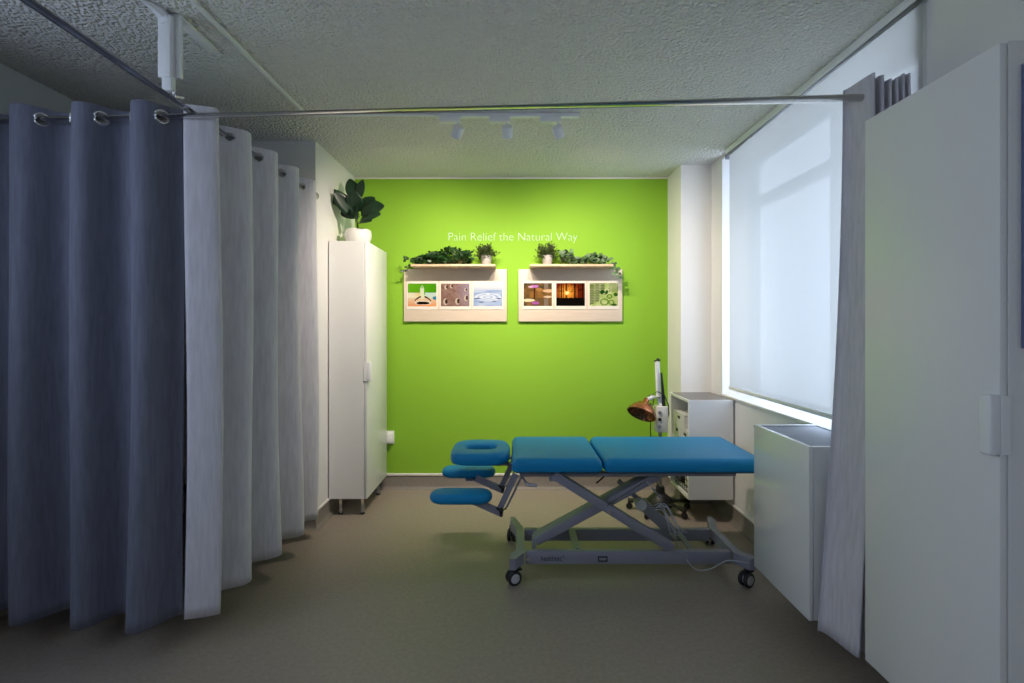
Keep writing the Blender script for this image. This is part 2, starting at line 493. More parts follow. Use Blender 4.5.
# ------------------------------------------------------------------ curtain rails
ZR = 2.23; RR = 0.0165
def rodY(x): return 2.081 - 0.0613 * (x + 1.494)
rod = thing('curtain_rod', 'long brushed steel curtain rod spanning the room below the ceiling', 'curtain rod', (0, rodY(0), ZR))
tube('rod', [(XL + 0.004, rodY(XL), ZR), (1.484, rodY(1.484), ZR)], RR, 'steel', rod, n=16)
lathe('wall_flange', [(0, 0), (0.028, 0), (0.028, 0.006), (0.017, 0.010), (0.017, 0.03), (0, 0.03)], (XL + 0.001, rodY(XL), ZR), 'steel', rod, axis=(1, 0, 0))
lathe('end_cap', [(0, 0), (0.017, 0), (0.018, 0.004), (0.018, 0.016), (0, 0.016)], (1.488, rodY(1.488), ZR), 'steel', rod, axis=(-1, 0, 0))
XS = -1.335; ZS = ZR + 2 * RR + 0.001
rod2 = thing('curtain_rod', 'brushed steel curtain rod running back along the left curtained bay', 'curtain rod', (XS, 2.0, ZS))
tube('rod', [(XS, 0.55, ZS), (XS, 3.345, ZR)], RR, 'steel', rod2, n=16)
lathe('wall_flange', [(0, 0), (0.028, 0), (0.028, 0.006), (0.017, 0.010), (0, 0.012)], (XS, 3.349, ZR), 'steel', rod2, axis=(0, -1, 0))

# ceiling bracket which carries the crossing of the two rods
br = thing('ceiling_bracket', 'white metal bracket hanging from the ceiling above the rod crossing', 'bracket', (XS - 0.02, 2.0, H))
box('ceiling_plate', (-1.372, 1.985, H - 0.012), (-1.325, 2.25, H - 0.001), 'white_plastic', br, bev=0.002)
box('post', (-1.395, 1.955, 2.335), (-1.345, 1.985, H - 0.02), 'white_plastic', br, bev=0.005)
box('backing_strip', (-1.350, 1.983, 2.345), (-1.322, 1.999, H - 0.012), 'white_plastic', br, bev=0.002)
box('lower_sleeve', (-1.382, 1.960, 2.285), (-1.345, 1.990, 2.345), 'white_plastic', br, bev=0.003)
bm = bmesh.new()
path = [(-1.37, 1.97, 2.55), (-1.375, 1.962, 2.575), (-1.385, 1.94, 2.588), (-1.40, 1.90, 2.592), (-1.43, 1.80, 2.592)]
add_tube(bm, path, [0.022, 0.022, 0.02, 0.007, 0.007], 8)
smart(finish('curved_arm', bm, 'white_plastic', br))
tube('hook', [(-1.352, 1.975, 2.30), (-1.345, 1.985, 2.27), (XS, 2.02, ZS + 0.018)], 0.006, 'steel', br, n=8)

# ------------------------------------------------------------------ curtains
def curtain(name, f, nu, nv, m, label, cat, loc, holes=(), group=None):
    root = thing(name, label, cat, loc, group)
    bm = bmesh.new(); g = []
    vs = [0.056 * j / 30 for j in range(30)] + [0.056 + 0.944 * j / nv for j in range(nv + 1)]
    for v in vs:
        row = [bm.verts.new(f(i / nu, v)) for i in range(nu + 1)]
        g.append(row)
    for j in range(len(vs) - 1):
        for i in range(nu):
            c = (g[j][i].co + g[j + 1][i + 1].co) / 2      # eyelet holes where the rod passes
            if j < 30 and any((c - h).length < 0.0225 for h in holes): continue
            bm.faces.new((g[j][i], g[j][i + 1], g[j + 1][i + 1], g[j + 1][i]))
    o = finish('curtain_cloth', bm, m, root, smooth=True)
    s = o.modifiers.new('thick', 'SOLIDIFY'); s.thickness = 0.003; s.offset = 0
    return root
def ring(parent, c, axis, R=0.024):
    c = Vector(c); a, b = frame_of(Vector(axis))
    pts = [c + (a * math.cos(2 * PI * k / 20) + b * math.sin(2 * PI * k / 20)) * R for k in range(20)]
    bm = bmesh.new(); add_tube(bm, pts, 0.0055, 8, closed=True)
    return smart(finish('grommet', bm, 'chrome', parent), 2)

def wave(t):      # slightly flattened sine
    s = math.sin(t); return s * (1.18 - 0.18 * s * s)
ZT = ZR + 0.050
# front-left curtain A, visible crossings X = -1.955, -1.705, -1.455
PA = 0.264; XcA = -1.464
def fA(u, v):
    x = -2.40 + (-1.410 + 2.40) * u
    amp = 0.054 + 0.018 * v
    ph = 2 * PI * (x - XcA) / PA + 0.10 * math.sin(v * 2.2 + x * 5)
    y = rodY(x) + amp * wave(ph) - 0.0 
    xx = x - 0.020 * math.cos(ph) * 0 + 0.006 * math.sin(v * 5 + x * 9)
    z = ZT + (0.125 - ZT) * v
    y += 0.012 * math.sin(v * 3 + x * 7) * v
    return Vector((xx, y, z))
hA = [Vector((XcA - k * PA / 2, rodY(XcA - k * PA / 2), ZR)) for k in range(9) if XcA - k * PA / 2 > -2.38]
cA = curtain('curtain', fA, 260, 40, 'fabric_shaded', 'linen curtain with shade toned into its dark blue-grey colour, left on the long front rod', 'curtain', (-1.9, 2.1, 0.12), hA)
for k in range(9):
    x = XcA - k * PA / 2
    if x < -2.38: break
    ring(cA, (x, rodY(x), ZR), (1.6, -1 if k % 2 == 0 else 1, 0), 0.026)
# side curtain B
PB = 0.265; YcB = 2.205
def fB(u, v):
    y = 2.094 + (3.30 - 2.094) * u
    amp = 0.058 + 0.016 * v
    ph = 2 * PI * (y - YcB) / PB + 0.22 * math.sin(y * 4) * v
    x = XS + 0.008 - amp * wave(ph) + 0.014 * math.sin(v * 3 + y * 6) * v
    if y < 2.139:
        t = (2.139 - y) / 0.045; x -= 0.085 * t ** 1.5 * (1 + 0.25 * v)
    z = ZT + 0.008 + (0.125 - ZT) * v
    return Vector((x, y + 0.006 * math.sin(v * 6 + y * 5), z))
def railz(y): return ZS + (ZR - ZS) * (y - 0.55) / (3.345 - 0.55)
hB = [Vector((XS, YcB - PB / 2 + 0.005 + k * PB / 2, railz(YcB - PB / 2 + 0.005 + k * PB / 2))) for k in range(10)]
hB = [h for h in hB if 2.13 < h.y < 3.27]
cB = curtain('curtain', fB, 280, 40, 'fabric', 'pale grey linen curtain hung along the side rod toward the tall white cupboard', 'curtain', (XS, 2.7, 0.12), hB)
for k, h in enumerate(hB):
    even = round((h.y - (YcB - PB / 2 + 0.005)) / (PB / 2)) % 2 == 0
    ring(cB, h, (1, -1.4 if even else 1.4, 0), 0.026)
# right curtain C, bunched against the wall
def fC(u, v):
    x0 = 1.300 - 0.075 * v ** 1.6
    x1 = 1.478
    uu = u ** 0.80
    x = x0 + (x1 - x0) * uu
    ph = 2 * PI * (0.12 + 6.0 * u ** 1.15)
    amp = 0.040 + 0.012 * v
    y = rodY(1.35) + amp * wave(ph) - 0.01
    if u < 0.1: y += (0.1 - u) * 0.5 * (1 + 0.5 * v)
    z = ZT + 0.01 + (0.125 - ZT) * v + (0.012 * math.sin(u * 9) * (1 - v))
    return Vector((x + 0.006 * math.sin(v * 4), y, z))
cC = curtain('curtain', fC, 260, 40, 'fabric', 'grey curtain bunched at the right wall behind the nearest tall cupboard', 'curtain', (1.4, 1.89, 0.12))
for x in (1.335, 1.37, 1.40, 1.43, 1.46):
    ring(cC, (x, rodY(x), ZR), (1, 0.3, 0), 0.022)

# stool mostly hidden behind the side curtain
st = thing('stool', 'low stool half hidden behind the side curtain, one grey leg showing', 'stool', (-1.72, 2.92, 0))
for (x, y) in ((-1.53, 2.83), (-1.53, 3.10), (-1.85, 2.83), (-1.85, 3.10)):
    box('leg', (x - 0.012, y - 0.012, 0.0), (x + 0.012, y + 0.012, 0.42), 'grey_plastic', st, bev=0.002)
pad('seat', -1.69, 2.965, 0.18, 0.155, 0.03, 0.42, 0.47, 0.008, 0.015, 'black', st)

# ------------------------------------------------------------------ track lighting
tr = thing('light_track', 'white ceiling track with a thin feed trunking on its left', 'light track', (-0.1, 2.92, H))
box('track', (-0.46, 2.905, H - 0.022), (0.375, 2.937, H - 0.001), 'white_plastic', tr, bev=0.002)
box('feed_trunking', (-1.205, 2.912, H - 0.014), (-0.455, 2.93, H - 0.001), 'white_plastic', tr, bev=0.002)
box('end_cap', (0.374, 2.903, H - 0.024), (0.382, 2.939, H - 0.001), 'white_plastic', tr, bev=0.002)
tk = tag(box('cable_trunking', (-1.228, -1.0, H - 0.012), (-1.206, 2.94, H - 0.001), 'white_plastic', None, bev=0.002),
         'slim painted cable trunking running along the ceiling above the left curtain', 'cable trunking')
names = ['white track spotlight nearest the left curtain', 'middle white track spotlight pointing straight at the wall', 'white track spotlight nearest the window']
for (p, t), nm in zip(HEADS, names):
    p = Vector(p); d = (Vector(t) - p).normalized()
    s = thing('track_spotlight', nm, 'spotlight', (p.x, p.y, H - 0.022), 'spotlights on the ceiling track')
    ax = p.x - 0.045
    box('adapter', (ax - 0.06, 2.902, H - 0.052), (ax + 0.06, 2.940, H - 0.0225), 'white_plastic', s, bev=0.003)
    tube('stem', [(p.x, p.y, H - 0.05), (p.x, p.y, p.z + 0.02)], 0.006, 'white_plastic', s, n=10)
    lathe('housing', [(0, -0.030), (0.028, -0.030), (0.032, -0.025), (0.032, 0.034), (0.029, 0.036), (0.026, 0.030), (0, 0.028)], p, 'white_plastic', s, axis=d, n=28)
    lathe('lens', [(0, 0.0305), (0.025, 0.0305), (0.025, 0.033), (0, 0.033)], p, 'lit_lens', s, axis=d, n=20)

# glowing fill panel added with that light, unseen behind the camera
for p in FILL_POS:
    s = thing('fill_panel_lamp', 'unseen flat white fill panel added on the ceiling behind the camera', 'ceiling lamp', (p[0], p[1], H))
    box('fill_frame', (p[0] - 0.62, p[1] - 0.17, H - 0.035), (p[0] + 0.62, p[1] + 0.17, H - 0.001), 'white_plastic', s, bev=0.004)
    box('diffuser', (p[0] - 0.58, p[1] - 0.13, H - 0.040), (p[0] + 0.58, p[1] + 0.13, H - 0.0355), 'fill_panel', s)

# ------------------------------------------------------------------ cupboards
def handle_L(parent, face_x, sgn, y_edge, z0, z1):
    """white pull which wraps the near edge of a door; sgn = direction the door faces in X"""
    bm = bmesh.new()
    lo = min(face_x, face_x + sgn * 0.030); hi = max(face_x, face_x + sgn * 0.030)
    add_box(bm, (lo, y_edge - 0.006, z0), (hi, y_edge + 0.026, z1), 0.006, 3)
    lo2 = min(face_x + sgn * 0.002, face_x - sgn * 0.022); hi2 = max(face_x + sgn * 0.002, face_x - sgn * 0.022)
    add_box(bm, (lo2, y_edge - 0.006, z0 + 0.002), (hi2, y_edge - 0.001, z1 - 0.002), 0.001, 1)
    return smart(finish('handle', bm, 'white_plastic', parent))

# left tall cupboard, door faces +X
tc = thing('tall_cupboard', 'tall narrow white cupboard on metal legs against the left wall, plant on top', 'cupboard', (-1.19, 3.85, 0))
x0, x1, y0, y1, z0, z1 = -1.322, -1.050, 3.570, 4.125, 0.124, 1.967
bm = bmesh.new()
add_box(bm, (x0, y0, z0), (x1 - 0.020, y0 + 0.018, z1), 0.0015, 1)
add_box(bm, (x0, y1 - 0.018, z0), (x1 - 0.020, y1, z1), 0.0015, 1)
add_box(bm, (x0, y0 + 0.018, z0), (x1 - 0.020, y1 - 0.018, z0 + 0.018))
add_box(bm, (x0, y0 + 0.018, z1 - 0.018), (x1 - 0.020, y1 - 0.018, z1))
add_box(bm, (x0, y0 + 0.018, z0 + 0.018), (x0 + 0.006, y1 - 0.018, z1 - 0.018))
smart(finish('carcass', bm, 'cab', tc))
dr = box('door', (x1 - 0.018, y0 + 0.001, z0 + 0.001), (x1, y1, z1 - 0.001), 'cab', tc, bev=0.002)
hl = handle_L(dr, x1, 1, y0, 0.965, 1.105)
for (x, y) in ((x0 + 0.068, y0 + 0.05), (x1 - 0.045, y0 + 0.05), (x0 + 0.068, y1 - 0.09), (x1 - 0.045, y1 - 0.09)):
    lg = tube('leg', [(x, y, 0.012), (x, y, z0)], 0.011, 'steel', tc, n=16)
    f = lathe('foot', [(0, 0), (0.016, 0), (0.017, 0.006), (0.012, 0.014), (0, 0.014)], (x, y, 0), 'black', lg, n=16)

# right tall cupboard, door faces -X, nearest the camera
tc = thing('tall_cupboard', 'large pale grey-white cupboard filling the right edge of the picture', 'cupboard', (1.36, 1.47, 0))
x0, x1, y0, y1, z0, z1 = 1.200, 1.512, 1.235, 1.710, 0.218, 2.060
bm = bmesh.new()
add_box(bm, (x0 + 0.021, y0, z0), (x1, y0 + 0.018, z1 + 0.006), 0.0015, 1)
add_box(bm, (x0 + 0.021, y1 - 0.018, z0), (x1, y1, z1), 0.0015, 1)
add_box(bm, (x0 + 0.021, y0 + 0.018, z0), (x1, y1 - 0.018, z0 + 0.018))
add_box(bm, (x0 + 0.021, y0 + 0.018, z1 - 0.018), (x1, y1 - 0.018, z1))
add_box(bm, (x1 - 0.006, y0 + 0.018, z0 + 0.018), (x1, y1 - 0.018, z1 - 0.018))
smart(finish('carcass', bm, 'cab', tc))
dr = box('door', (x0, y0, z0 + 0.001), (x0 + 0.018, y1, z1), 'cab', tc, bev=0.002)
handle_L(dr, x0, -1, y0, 1.040, 1.190)
for (x, y) in ((x0 + 0.07, y0 + 0.06), (x1 - 0.05, y0 + 0.06), (x0 + 0.07, y1 - 0.07), (x1 - 0.05, y1 - 0.07)):
    lg = tube('leg', [(x, y, 0.012), (x, y, z0)], 0.011, 'steel', tc, n=16)
    lathe('foot', [(0, 0), (0.016, 0), (0.017, 0.006), (0.012, 0.014), (0, 0.014)], (x, y, 0), 'black', lg, n=16)
# poster hung on its near side
po = thing('poster', 'blue-edged poster on the side of the large cupboard, cut by the frame', 'poster', (1.38, 1.233, 1.30))
box('poster_frame', (1.252, 1.2255, 1.305), (1.50, 1.2345, 2.005), 'frame_blue', po, bev=0.001)
box('poster_sheet', (1.266, 1.2245, 1.320), (1.486, 1.2258, 1.990), 'paper', po)

# low wall cupboard, gloss door faces -X
lc = thing('wall_cupboard', 'low glossy white wall cupboard with grey glass top beside the right curtain', 'cupboard', (1.36, 2.25, 0.155))
x0, x1, y0, y1, z0, z1 = 1.200, 1.512, 2.035, 2.500, 0.160, 0.868
bm = bmesh.new()
add_box(bm, (x0 + 0.021, y0, z0), (x1, y0 + 0.018, z1), 0.0015, 1)
add_box(bm, (x0 + 0.021, y1 - 0.018, z0), (x1, y1, z1), 0.0015, 1)
add_box(bm, (x0 + 0.021, y0 + 0.018, z0), (x1, y1 - 0.018, z0 + 0.018))
add_box(bm, (x1 - 0.012, y0 + 0.018, z0 + 0.018), (x1, y1 - 0.018, z1))
smart(finish('carcass', bm, 'cab', lc))
box('door', (x0, y0 - 0.001, z0), (x0 + 0.019, y1, z1), 'cab_gloss', lc, bev=0.002)
box('glass_top', (x0 + 0.021, y0 + 0.018, z1 - 0.018), (x1 - 0.012, y1 - 0.018, z1 - 0.004), 'cab_top', lc)
box('door_bumper', (x0 + 0.002, y1, z1 - 0.016), (x0 + 0.014, y1 + 0.006, z1 - 0.004), 'black', lc)

# open shelf unit by the column
ou = thing('open_shelf_unit', 'small white open shelf unit under the window corner behind the treatment table', 'shelf unit', (1.36, 3.64, 0.164))
x0, x1, y0, y1, z0, z1 = 1.200, 1.508, 3.436, 3.843, 0.164, 0.851
bm = bmesh.new()
add_box(bm, (x0, y0, z0), (x1, y0 + 0.016, z1), 0.001, 1)
add_box(bm, (x0, y1 - 0.016, z0), (x1, y1, z1), 0.001, 1)
add_box(bm, (x0, y0 + 0.016, z0), (x1, y1 - 0.016, z0 + 0.016))
add_box(bm, (x0, y0 + 0.016, z1 - 0.018), (x1, y1 - 0.016, z1 - 0.002))
add_box(bm, (x1 - 0.01, y0 + 0.016, z0 + 0.016), (x1, y1 - 0.016, z1 - 0.018))
smart(finish('carcass', bm, 'cab', ou))
box('top_shade_sheet', (x0 + 0.014, y0 + 0.010, z1 - 0.0015), (x1 - 0.002, y1 - 0.004, z1 + 0.001), 'top_shade', ou)  # thin dark sheet with the top's shadow in its colour
box('shelf', (x0 + 0.004, y0 + 0.016, 0.508), (x1 - 0.01, y1 - 0.016, 0.524), 'cab', ou)
def storage_box(ya, yb, za, zb, label):
    t = thing('storage_box', label, 'box', (1.30, (ya + yb) / 2, za), 'white boxes in the open shelf unit')
    bm = bmesh.new(); X0, X1 = 1.214, 1.42
    th = 0.004
    add_box(bm, (X0, ya, za), (X1, yb, za + th))
    add_box(bm, (X1 - th, ya, za + th), (X1, yb, zb)); add_box(bm, (X0, ya, za + th), (X1 - th, ya + th, zb)); add_box(bm, (X0, yb - th, za + th), (X1 - th, yb, zb))
    c = (ya + yb) / 2; hz = zb - 0.030
    # front wall with a hand hole
    add_box(bm, (X0, ya + th, za + th), (X0 + th, yb - th, hz - 0.012)); add_box(bm, (X0, ya + th, hz + 0.012), (X0 + th, yb - th, zb))
    add_box(bm, (X0, ya + th, hz - 0.012), (X0 + th, c - 0.032, hz + 0.012)); add_box(bm, (X0, c + 0.032, hz - 0.012), (X0 + th, yb - th, hz + 0.012))
    finish('box_body', bm, 'box_white', t)
    box('hand_hole_dark', (X0 + 0.006, c - 0.036, hz - 0.015), (X0 + 0.010, c + 0.036, hz + 0.015), 'black', t)  # black sheet painted in for the darkness inside the hand hole
    box('lid', (X0 - 0.003, ya - 0.002, zb), (X1 + 0.002, yb + 0.002, zb + 0.005), 'box_white', t)
storage_box(3.650, 3.815, 0.5245, 0.618, 'lower white storage box at the back of the shelf, under another')
storage_box(3.470, 3.640, 0.5245, 0.618, 'lower white storage box near the shelf unit\'s side panel')
storage_box(3.560, 3.815, 0.6245, 0.718, 'upper white storage box with dark hand hole, topmost in the shelf unit')
# basket on the bottom shelf
bk = thing('wire_basket', 'dark wire basket on the bottom shelf of the open unit', 'basket', (1.32, 3.64, 0.18))
bm = bmesh.new()
for zz in (0.186, 0.225, 0.265, 0.305):
    add_tube(bm, [(1.225, 3.47, zz), (1.40, 3.47, zz), (1.40, 3.80, zz), (1.225, 3.80, zz)], 0.003, 6, closed=True)
for k in range(9):
    y = 3.47 + 0.33 * k / 8
    add_tube(bm, [(1.225, y, 0.305), (1.225, y, 0.186), (1.40, y, 0.186), (1.40, y, 0.305)], 0.002, 5)
finish('wire_mesh', bm, 'black', bk)
for k, (c, h) in enumerate((('rubber_leaf', 0.11), ('box_white', 0.08), ('black', 0.10))):
    tag(box('bottle', (1.25, 3.50 + k * 0.10, 0.190), (1.32, 3.56 + k * 0.10, 0.190 + h), c, None, bev=0.012, seg=3),
        ['dark green bottle in the wire basket', 'short white bottle in the middle of the wire basket', 'black bottle at the back of the wire basket'][k], 'bottle', 'bottles in the wire basket')

# ------------------------------------------------------------------ socket on the green wall
so = thing('wall_socket', 'small white plug adapter in a socket low on the green wall', 'socket', (-1.02, YB, 0.43))
box('face_plate', (-1.075, YB - 0.010, 0.375), (-1.000, YB - 0.001, 0.485), 'white_plastic', so, bev=0.003)
box('plug_adapter', (-1.065, YB - 0.050, 0.395), (-1.008, YB - 0.010, 0.470), 'white_plastic', so, bev=0.004)

# ------------------------------------------------------------------ lettering on the wall
lt = text_mesh('lettering_run', 'Pain Relief the Natural Way', 0.098, 'letter', None, (-0.546, YB - 0.003, 2.0735), (PI / 2, 0, 0), width=1.075, depth=0.0015, offset=-0.0022)
wl = thing('wall_lettering', 'thin white lettering on the green wall above the two picture boards', 'lettering', (-0.01, YB, 2.07))
bm = bmesh.new(); bm.from_mesh(lt.data)
seen = set(); isl = []
for v0 in bm.verts:
    if v0 in seen: continue
    stk = [v0]; seen.add(v0); cur = []
    while stk:
        v = stk.pop(); cur.append(v)
        for e in v.link_edges:
            q = e.other_vert(v)
            if q not in seen: seen.add(q); stk.append(q)
    isl.append((min(v.co.x for v in cur), max(v.co.x for v in cur), cur))
isl.sort(key=lambda a: a[0]); words = [[isl[0]]]; mx_ = isl[0][1]
for a in isl[1:]:
    if a[0] - mx_ > 0.0165: words.append([])
    words[-1].append(a); mx_ = max(mx_, a[1])
for wd in words:
    b2 = bmesh.new(); vm = {}
    vs = [v for a in wd for v in a[2]]
    for v in vs: vm[v] = b2.verts.new(v.co)
    for f in {f for v in vs for f in v.link_faces}:
        b2.faces.new([vm[v] for v in f.verts])
    finish('word', b2, 'letter', wl)
print('WORDS', len(words))
bm.free(); bpy.data.objects.remove(lt)

# ------------------------------------------------------------------ picture boards
def lerp3(a, b, t): return tuple(a[i] + (b[i] - a[i]) * t for i in range(3))
def ell(u, v, cx, cy, rx, ry): return ((u - cx) / rx) ** 2 + ((v - cy) / ry) ** 2 < 1
def hsh(i, j): 
    x = math.sin(i * 12.9898 + j * 78.233) * 43758.5453
    return x - math.floor(x)
def vn(u, v, s):
    x = u * s; y = v * s; i = math.floor(x); j = math.floor(y); fx = x - i; fy = y - j
    fx = fx * fx * (3 - 2 * fx); fy = fy * fy * (3 - 2 * fy)
    a = hsh(i, j) * (1 - fx) + hsh(i + 1, j) * fx; b = hsh(i, j + 1) * (1 - fx) + hsh(i + 1, j + 1) * fx
    return a * (1 - fy) + b * fy
# u to the right, v up, linear colours
def art_stones(u, v):
    if v > 0.5: c = lerp3((0.20, 0.50, 0.03), (0.10, 0.38, 0.01), u)
    else: c = lerp3((0.85, 0.40, 0.20), (0.80, 0.78, 0.62), min(1, max(0, v / 0.5)))
    if 0.36 < v < 0.60:
        if u < 0.45: c = lerp3((0.85, 0.82, 0.66), (0.80, 0.55, 0.15), min(1, max(0, (u - 0.15) / 0.3)) * (v - 0.3) * 3)
        if u > 0.6: c = (0.62, 0.75, 0.68)
    if ell(u, v, 0.96, 0.36, 0.09, 0.08): c = (0.08, 0.30, 0.48)
    if ell(u, v, 0.50, 0.62, 0.075, 0.30): c = (0.75, 0.80, 0.62)
    if ell(u, v, 0.50, 0.84, 0.035, 0.055): c = (0.28, 0.55, 0.10)
    for (cx, s) in ((0.38, 1), (0.66, -1)):
        d = (v - (0.22 + 0.42 * (1 - ((u - 0.52) / 0.30) ** 2) * 0.5))
        if abs(d) < 0.035 and 0.24 < u < 0.82 and not (0.46 < u < 0.58): c = (0.10, 0.03, 0.02)
    if ell(u, v, 0.53, 0.16, 0.30, 0.10): c = (0.80, 0.74, 0.62)
    if ell(u, v, 0.53, 0.14, 0.23, 0.065): c = (0.02, 0.005, 0.003)
    return c
def art_sand(u, v):
    t = vn(u, v, 6) * 0.5 + vn(u + 3, v, 18) * 0.5
    c = lerp3((0.26, 0.15, 0.12), (0.42, 0.30, 0.27), t)
    if u > 0.45: c = lerp3(c, (0.42, 0.36, 0.46), min(1, (u - 0.45) * 2) * (0.4 + 0.6 * v))
    for cx, cy, r in ((0.18, 0.84, 0.07), (0.36, 0.88, 0.06), (0.16, 0.20, 0.10), (0.58, 0.22, 0.10), (0.88, 0.36, 0.09), (0.86, 0.72, 0.05)):
        if ell(u, v, cx, cy, r * 0.8, r * 1.5): c = (0.62, 0.54, 0.46)
        if ell(u, v, cx + 0.03, cy + 0.01, r * 0.45, r * 1.1): c = (0.10, 0.05, 0.035)
    return c
def art_water(u, v):
    if v > 0.72: return lerp3((0.60, 0.66, 0.78), (0.80, 0.82, 0.86), min(1, (v - 0.72) * 5))
    c = lerp3((0.36, 0.47, 0.72), (0.60, 0.68, 0.82), vn(u * 0.4, v, 9))
    r = math.hypot((u - 0.5), (v - 0.40) * 2.6)
    c = lerp3(c, (0.75, 0.80, 0.90), 0.5 + 0.5 * math.sin(r * 34)) if r < 0.5 else c
    for cx, cy, rx in ((0.13, 0.34, 0.12), (0.88, 0.34, 0.09), (0.28, 0.18, 0.09), (0.72, 0.22, 0.08)):
        if ell(u, v, cx, cy, rx, 0.022): c = (0.12, 0.17, 0.33)
    if ell(u, v, 0.5, 0.54, 0.06, 0.025): c = (0.9, 0.93, 0.97)
    return c
def art_lily(u, v):
    c = lerp3((0.10, 0.09, 0.05), (0.35, 0.20, 0.08), vn(u, v, 5))
    if 0.35 < v < 0.75: c = lerp3((0.42, 0.22, 0.07), (0.16, 0.11, 0.05), vn(u + 5, v, 7))
    if 0.72 < u < 0.88 and (v > 0.75 or v < 0.32): c = (0.30, 0.24, 0.20)
    if abs(u - 0.38) < 0.022 and 0.25 < v < 0.8: c = (0.12, 0.02, 0.01)
    if ell(u, v, 0.38, 0.86, 0.15, 0.065): c = (0.62, 0.25, 0.62)
    if ell(u, v, 0.25, 0.84, 0.09, 0.035): c = (0.75, 0.55, 0.68)
    if ell(u, v, 0.42, 0.13, 0.14, 0.065): c = (0.48, 0.16, 0.48)
    if ell(u, v, 0.16, 0.25, 0.24, 0.065): c = (0.80, 0.72, 0.50)
    if ell(u, v, 0.88, 0.66, 0.20, 0.07): c = (0.72, 0.52, 0.34)
    if ell(u, v, 0.86, 0.40, 0.15, 0.045): c = (0.75, 0.60, 0.45)
    if ell(u, v, 0.55, 0.72, 0.12, 0.08): c = (0.45, 0.26, 0.10)
    return c
def art_sunset(u, v):
    if v < 0.34 + 0.03 * vn(u, 0, 20): return (0.006, 0.003, 0.002)
    r = math.hypot(u - 0.38, (v - 0.58) * 0.9)
    c = lerp3((1.0, 0.55, 0.10), (0.35, 0.06, 0.01), min(1, r * 2.4))
    c = lerp3(c, (0.06, 0.01, 0.004), min(1, max(0, r * 1.7 - 0.45)))
    if r < 0.07: c = (1.0, 0.85, 0.45)
    if hsh(int(u * 34), 3) > 0.62 and r > 0.10: c = tuple(k * 0.25 for k in c)
    if vn(u, v, 26) > 0.72 and v > 0.6: c = tuple(k * 0.4 for k in c)
    return c
def art_fern(u, v):
    c = lerp3((0.72, 0.76, 0.46), (0.42, 0.55, 0.16), vn(u, v, 7))
    if v > 0.55 or u < 0.35:
        ph = (u * 5.5) % 1.0
        if u < 0.55 and abs(ph - 0.5) < 0.40 and (v * 9 + abs(ph - 0.5) * 1.4) % 1.0 < 0.60 and v > 0.02 + u * 0.6: c = (0.008, 0.04, 0.004)
    if u > 0.66 and v > 0.62:
        if ((u + v) * 14) % 1.0 < 0.5 and ((u - v) * 8) % 1.0 < 0.7: c = (0.02, 0.07, 0.01)
    if ell(u, v, 0.50, 0.62, 0.15, 0.13) and vn(u, v, 18) > 0.35: c = (0.02, 0.12, 0.015)
    for cx, cy, r in ((0.70, 0.42, 0.08), (0.52, 0.18, 0.13), (0.76, 0.16, 0.09)):
        d = math.hypot(u - cx, v - cy)
        if abs(d - r) < 0.02: c = (0.16, 0.30, 0.04)
    if ell(u, v, 0.92, 0.50, 0.07, 0.08) or ell(u, v, 0.86, 0.05, 0.10, 0.05): c = (0.06, 0.16, 0.02)
    return c

def photo(x0, x1, zt, zb, art, label):
    """white-bordered photo print stuck on a board; x0..x1, zt..zb = printed area"""
    yb = YB - 0.031
    t = thing('photo_print', label, 'photo', ((x0 + x1) / 2, yb, zb - 0.03), 'photo prints on the two boards')
    b = 0.010
    box('paper_mount', (x0 - b, yb - 0.004, zb - 0.028), (x1 + b, yb, zt + 0.020), 'paper', t, bev=0.0008, seg=1)
    nx, nz = 72, 60
    bm = bmesh.new(); g = [[bm.verts.new((x0 + (x1 - x0) * i / nx, yb - 0.0046, zb + (zt - zb) * j / nz)) for i in range(nx + 1)] for j in range(nz + 1)]
    lay = bm.loops.layers.float_color.new('print')
    for j in range(nz):
        for i in range(nx):
            f = bm.faces.new((g[j][i], g[j][i + 1], g[j + 1][i + 1], g[j + 1][i]))
            c = art((i + 0.5) / nx, (j + 0.5) / nz)
            for l in f.loops: l[lay] = (*[k ** 1.25 * 0.78 for k in c], 1)
    o = finish('printed_image', bm, 'print', t)

def board(x0, x1, label):
    t = thing('picture_board', label, 'picture board', ((x0 + x1) / 2, YB, 1.39), 'birch picture boards on the green wall')
    box('backing_board', (x0, YB - 0.030, 1.398), (x1, YB - 0.012, 1.832), 'board', t, bev=0.002)
    for xx in (x0 + 0.1, x1 - 0.14):
        box('standoff', (xx, YB - 0.012, 1.50), (xx + 0.04, YB - 0.001, 1.75), 'shelf_wood', t)
    return t
S = 119.6 * 4.18 / 4.149
def X_(px): return (px - 514) / (500 / 4.149)
def Z_(py): return 1.36 - (py - 326) / (500 / 4.149)
board(X_(403.8), X_(506.8), 'pale wooden picture board on the left, with ivy on its shelf')
board(X_(518.5), X_(622.4), 'pale wooden picture board on the right, with eucalyptus on its shelf')
photo(X_(408), X_(436.4), Z_(283.6), Z_(306.3), art_stones, 'photo of dark pebbles and a pale bloom against green')
photo(X_(441), X_(469.5), Z_(283.6), Z_(306.3), art_sand, 'brown photo of wet sand with footprints')
photo(X_(473.5), X_(502.3), Z_(283.6), Z_(306.3), art_water, 'pale blue photo of rippling water')
photo(X_(523.7), X_(551.8), Z_(283.2), Z_(306), art_lily, 'photo of pink water lilies on brown water')
photo(X_(556.2), X_(584.8), Z_(283.2), Z_(306), art_sunset, 'dark photo with an orange sunset glow')
photo(X_(589.4), X_(618.0), Z_(283.2), Z_(306), art_fern, 'pale green photo of fern fronds')
SHZ = 1.853
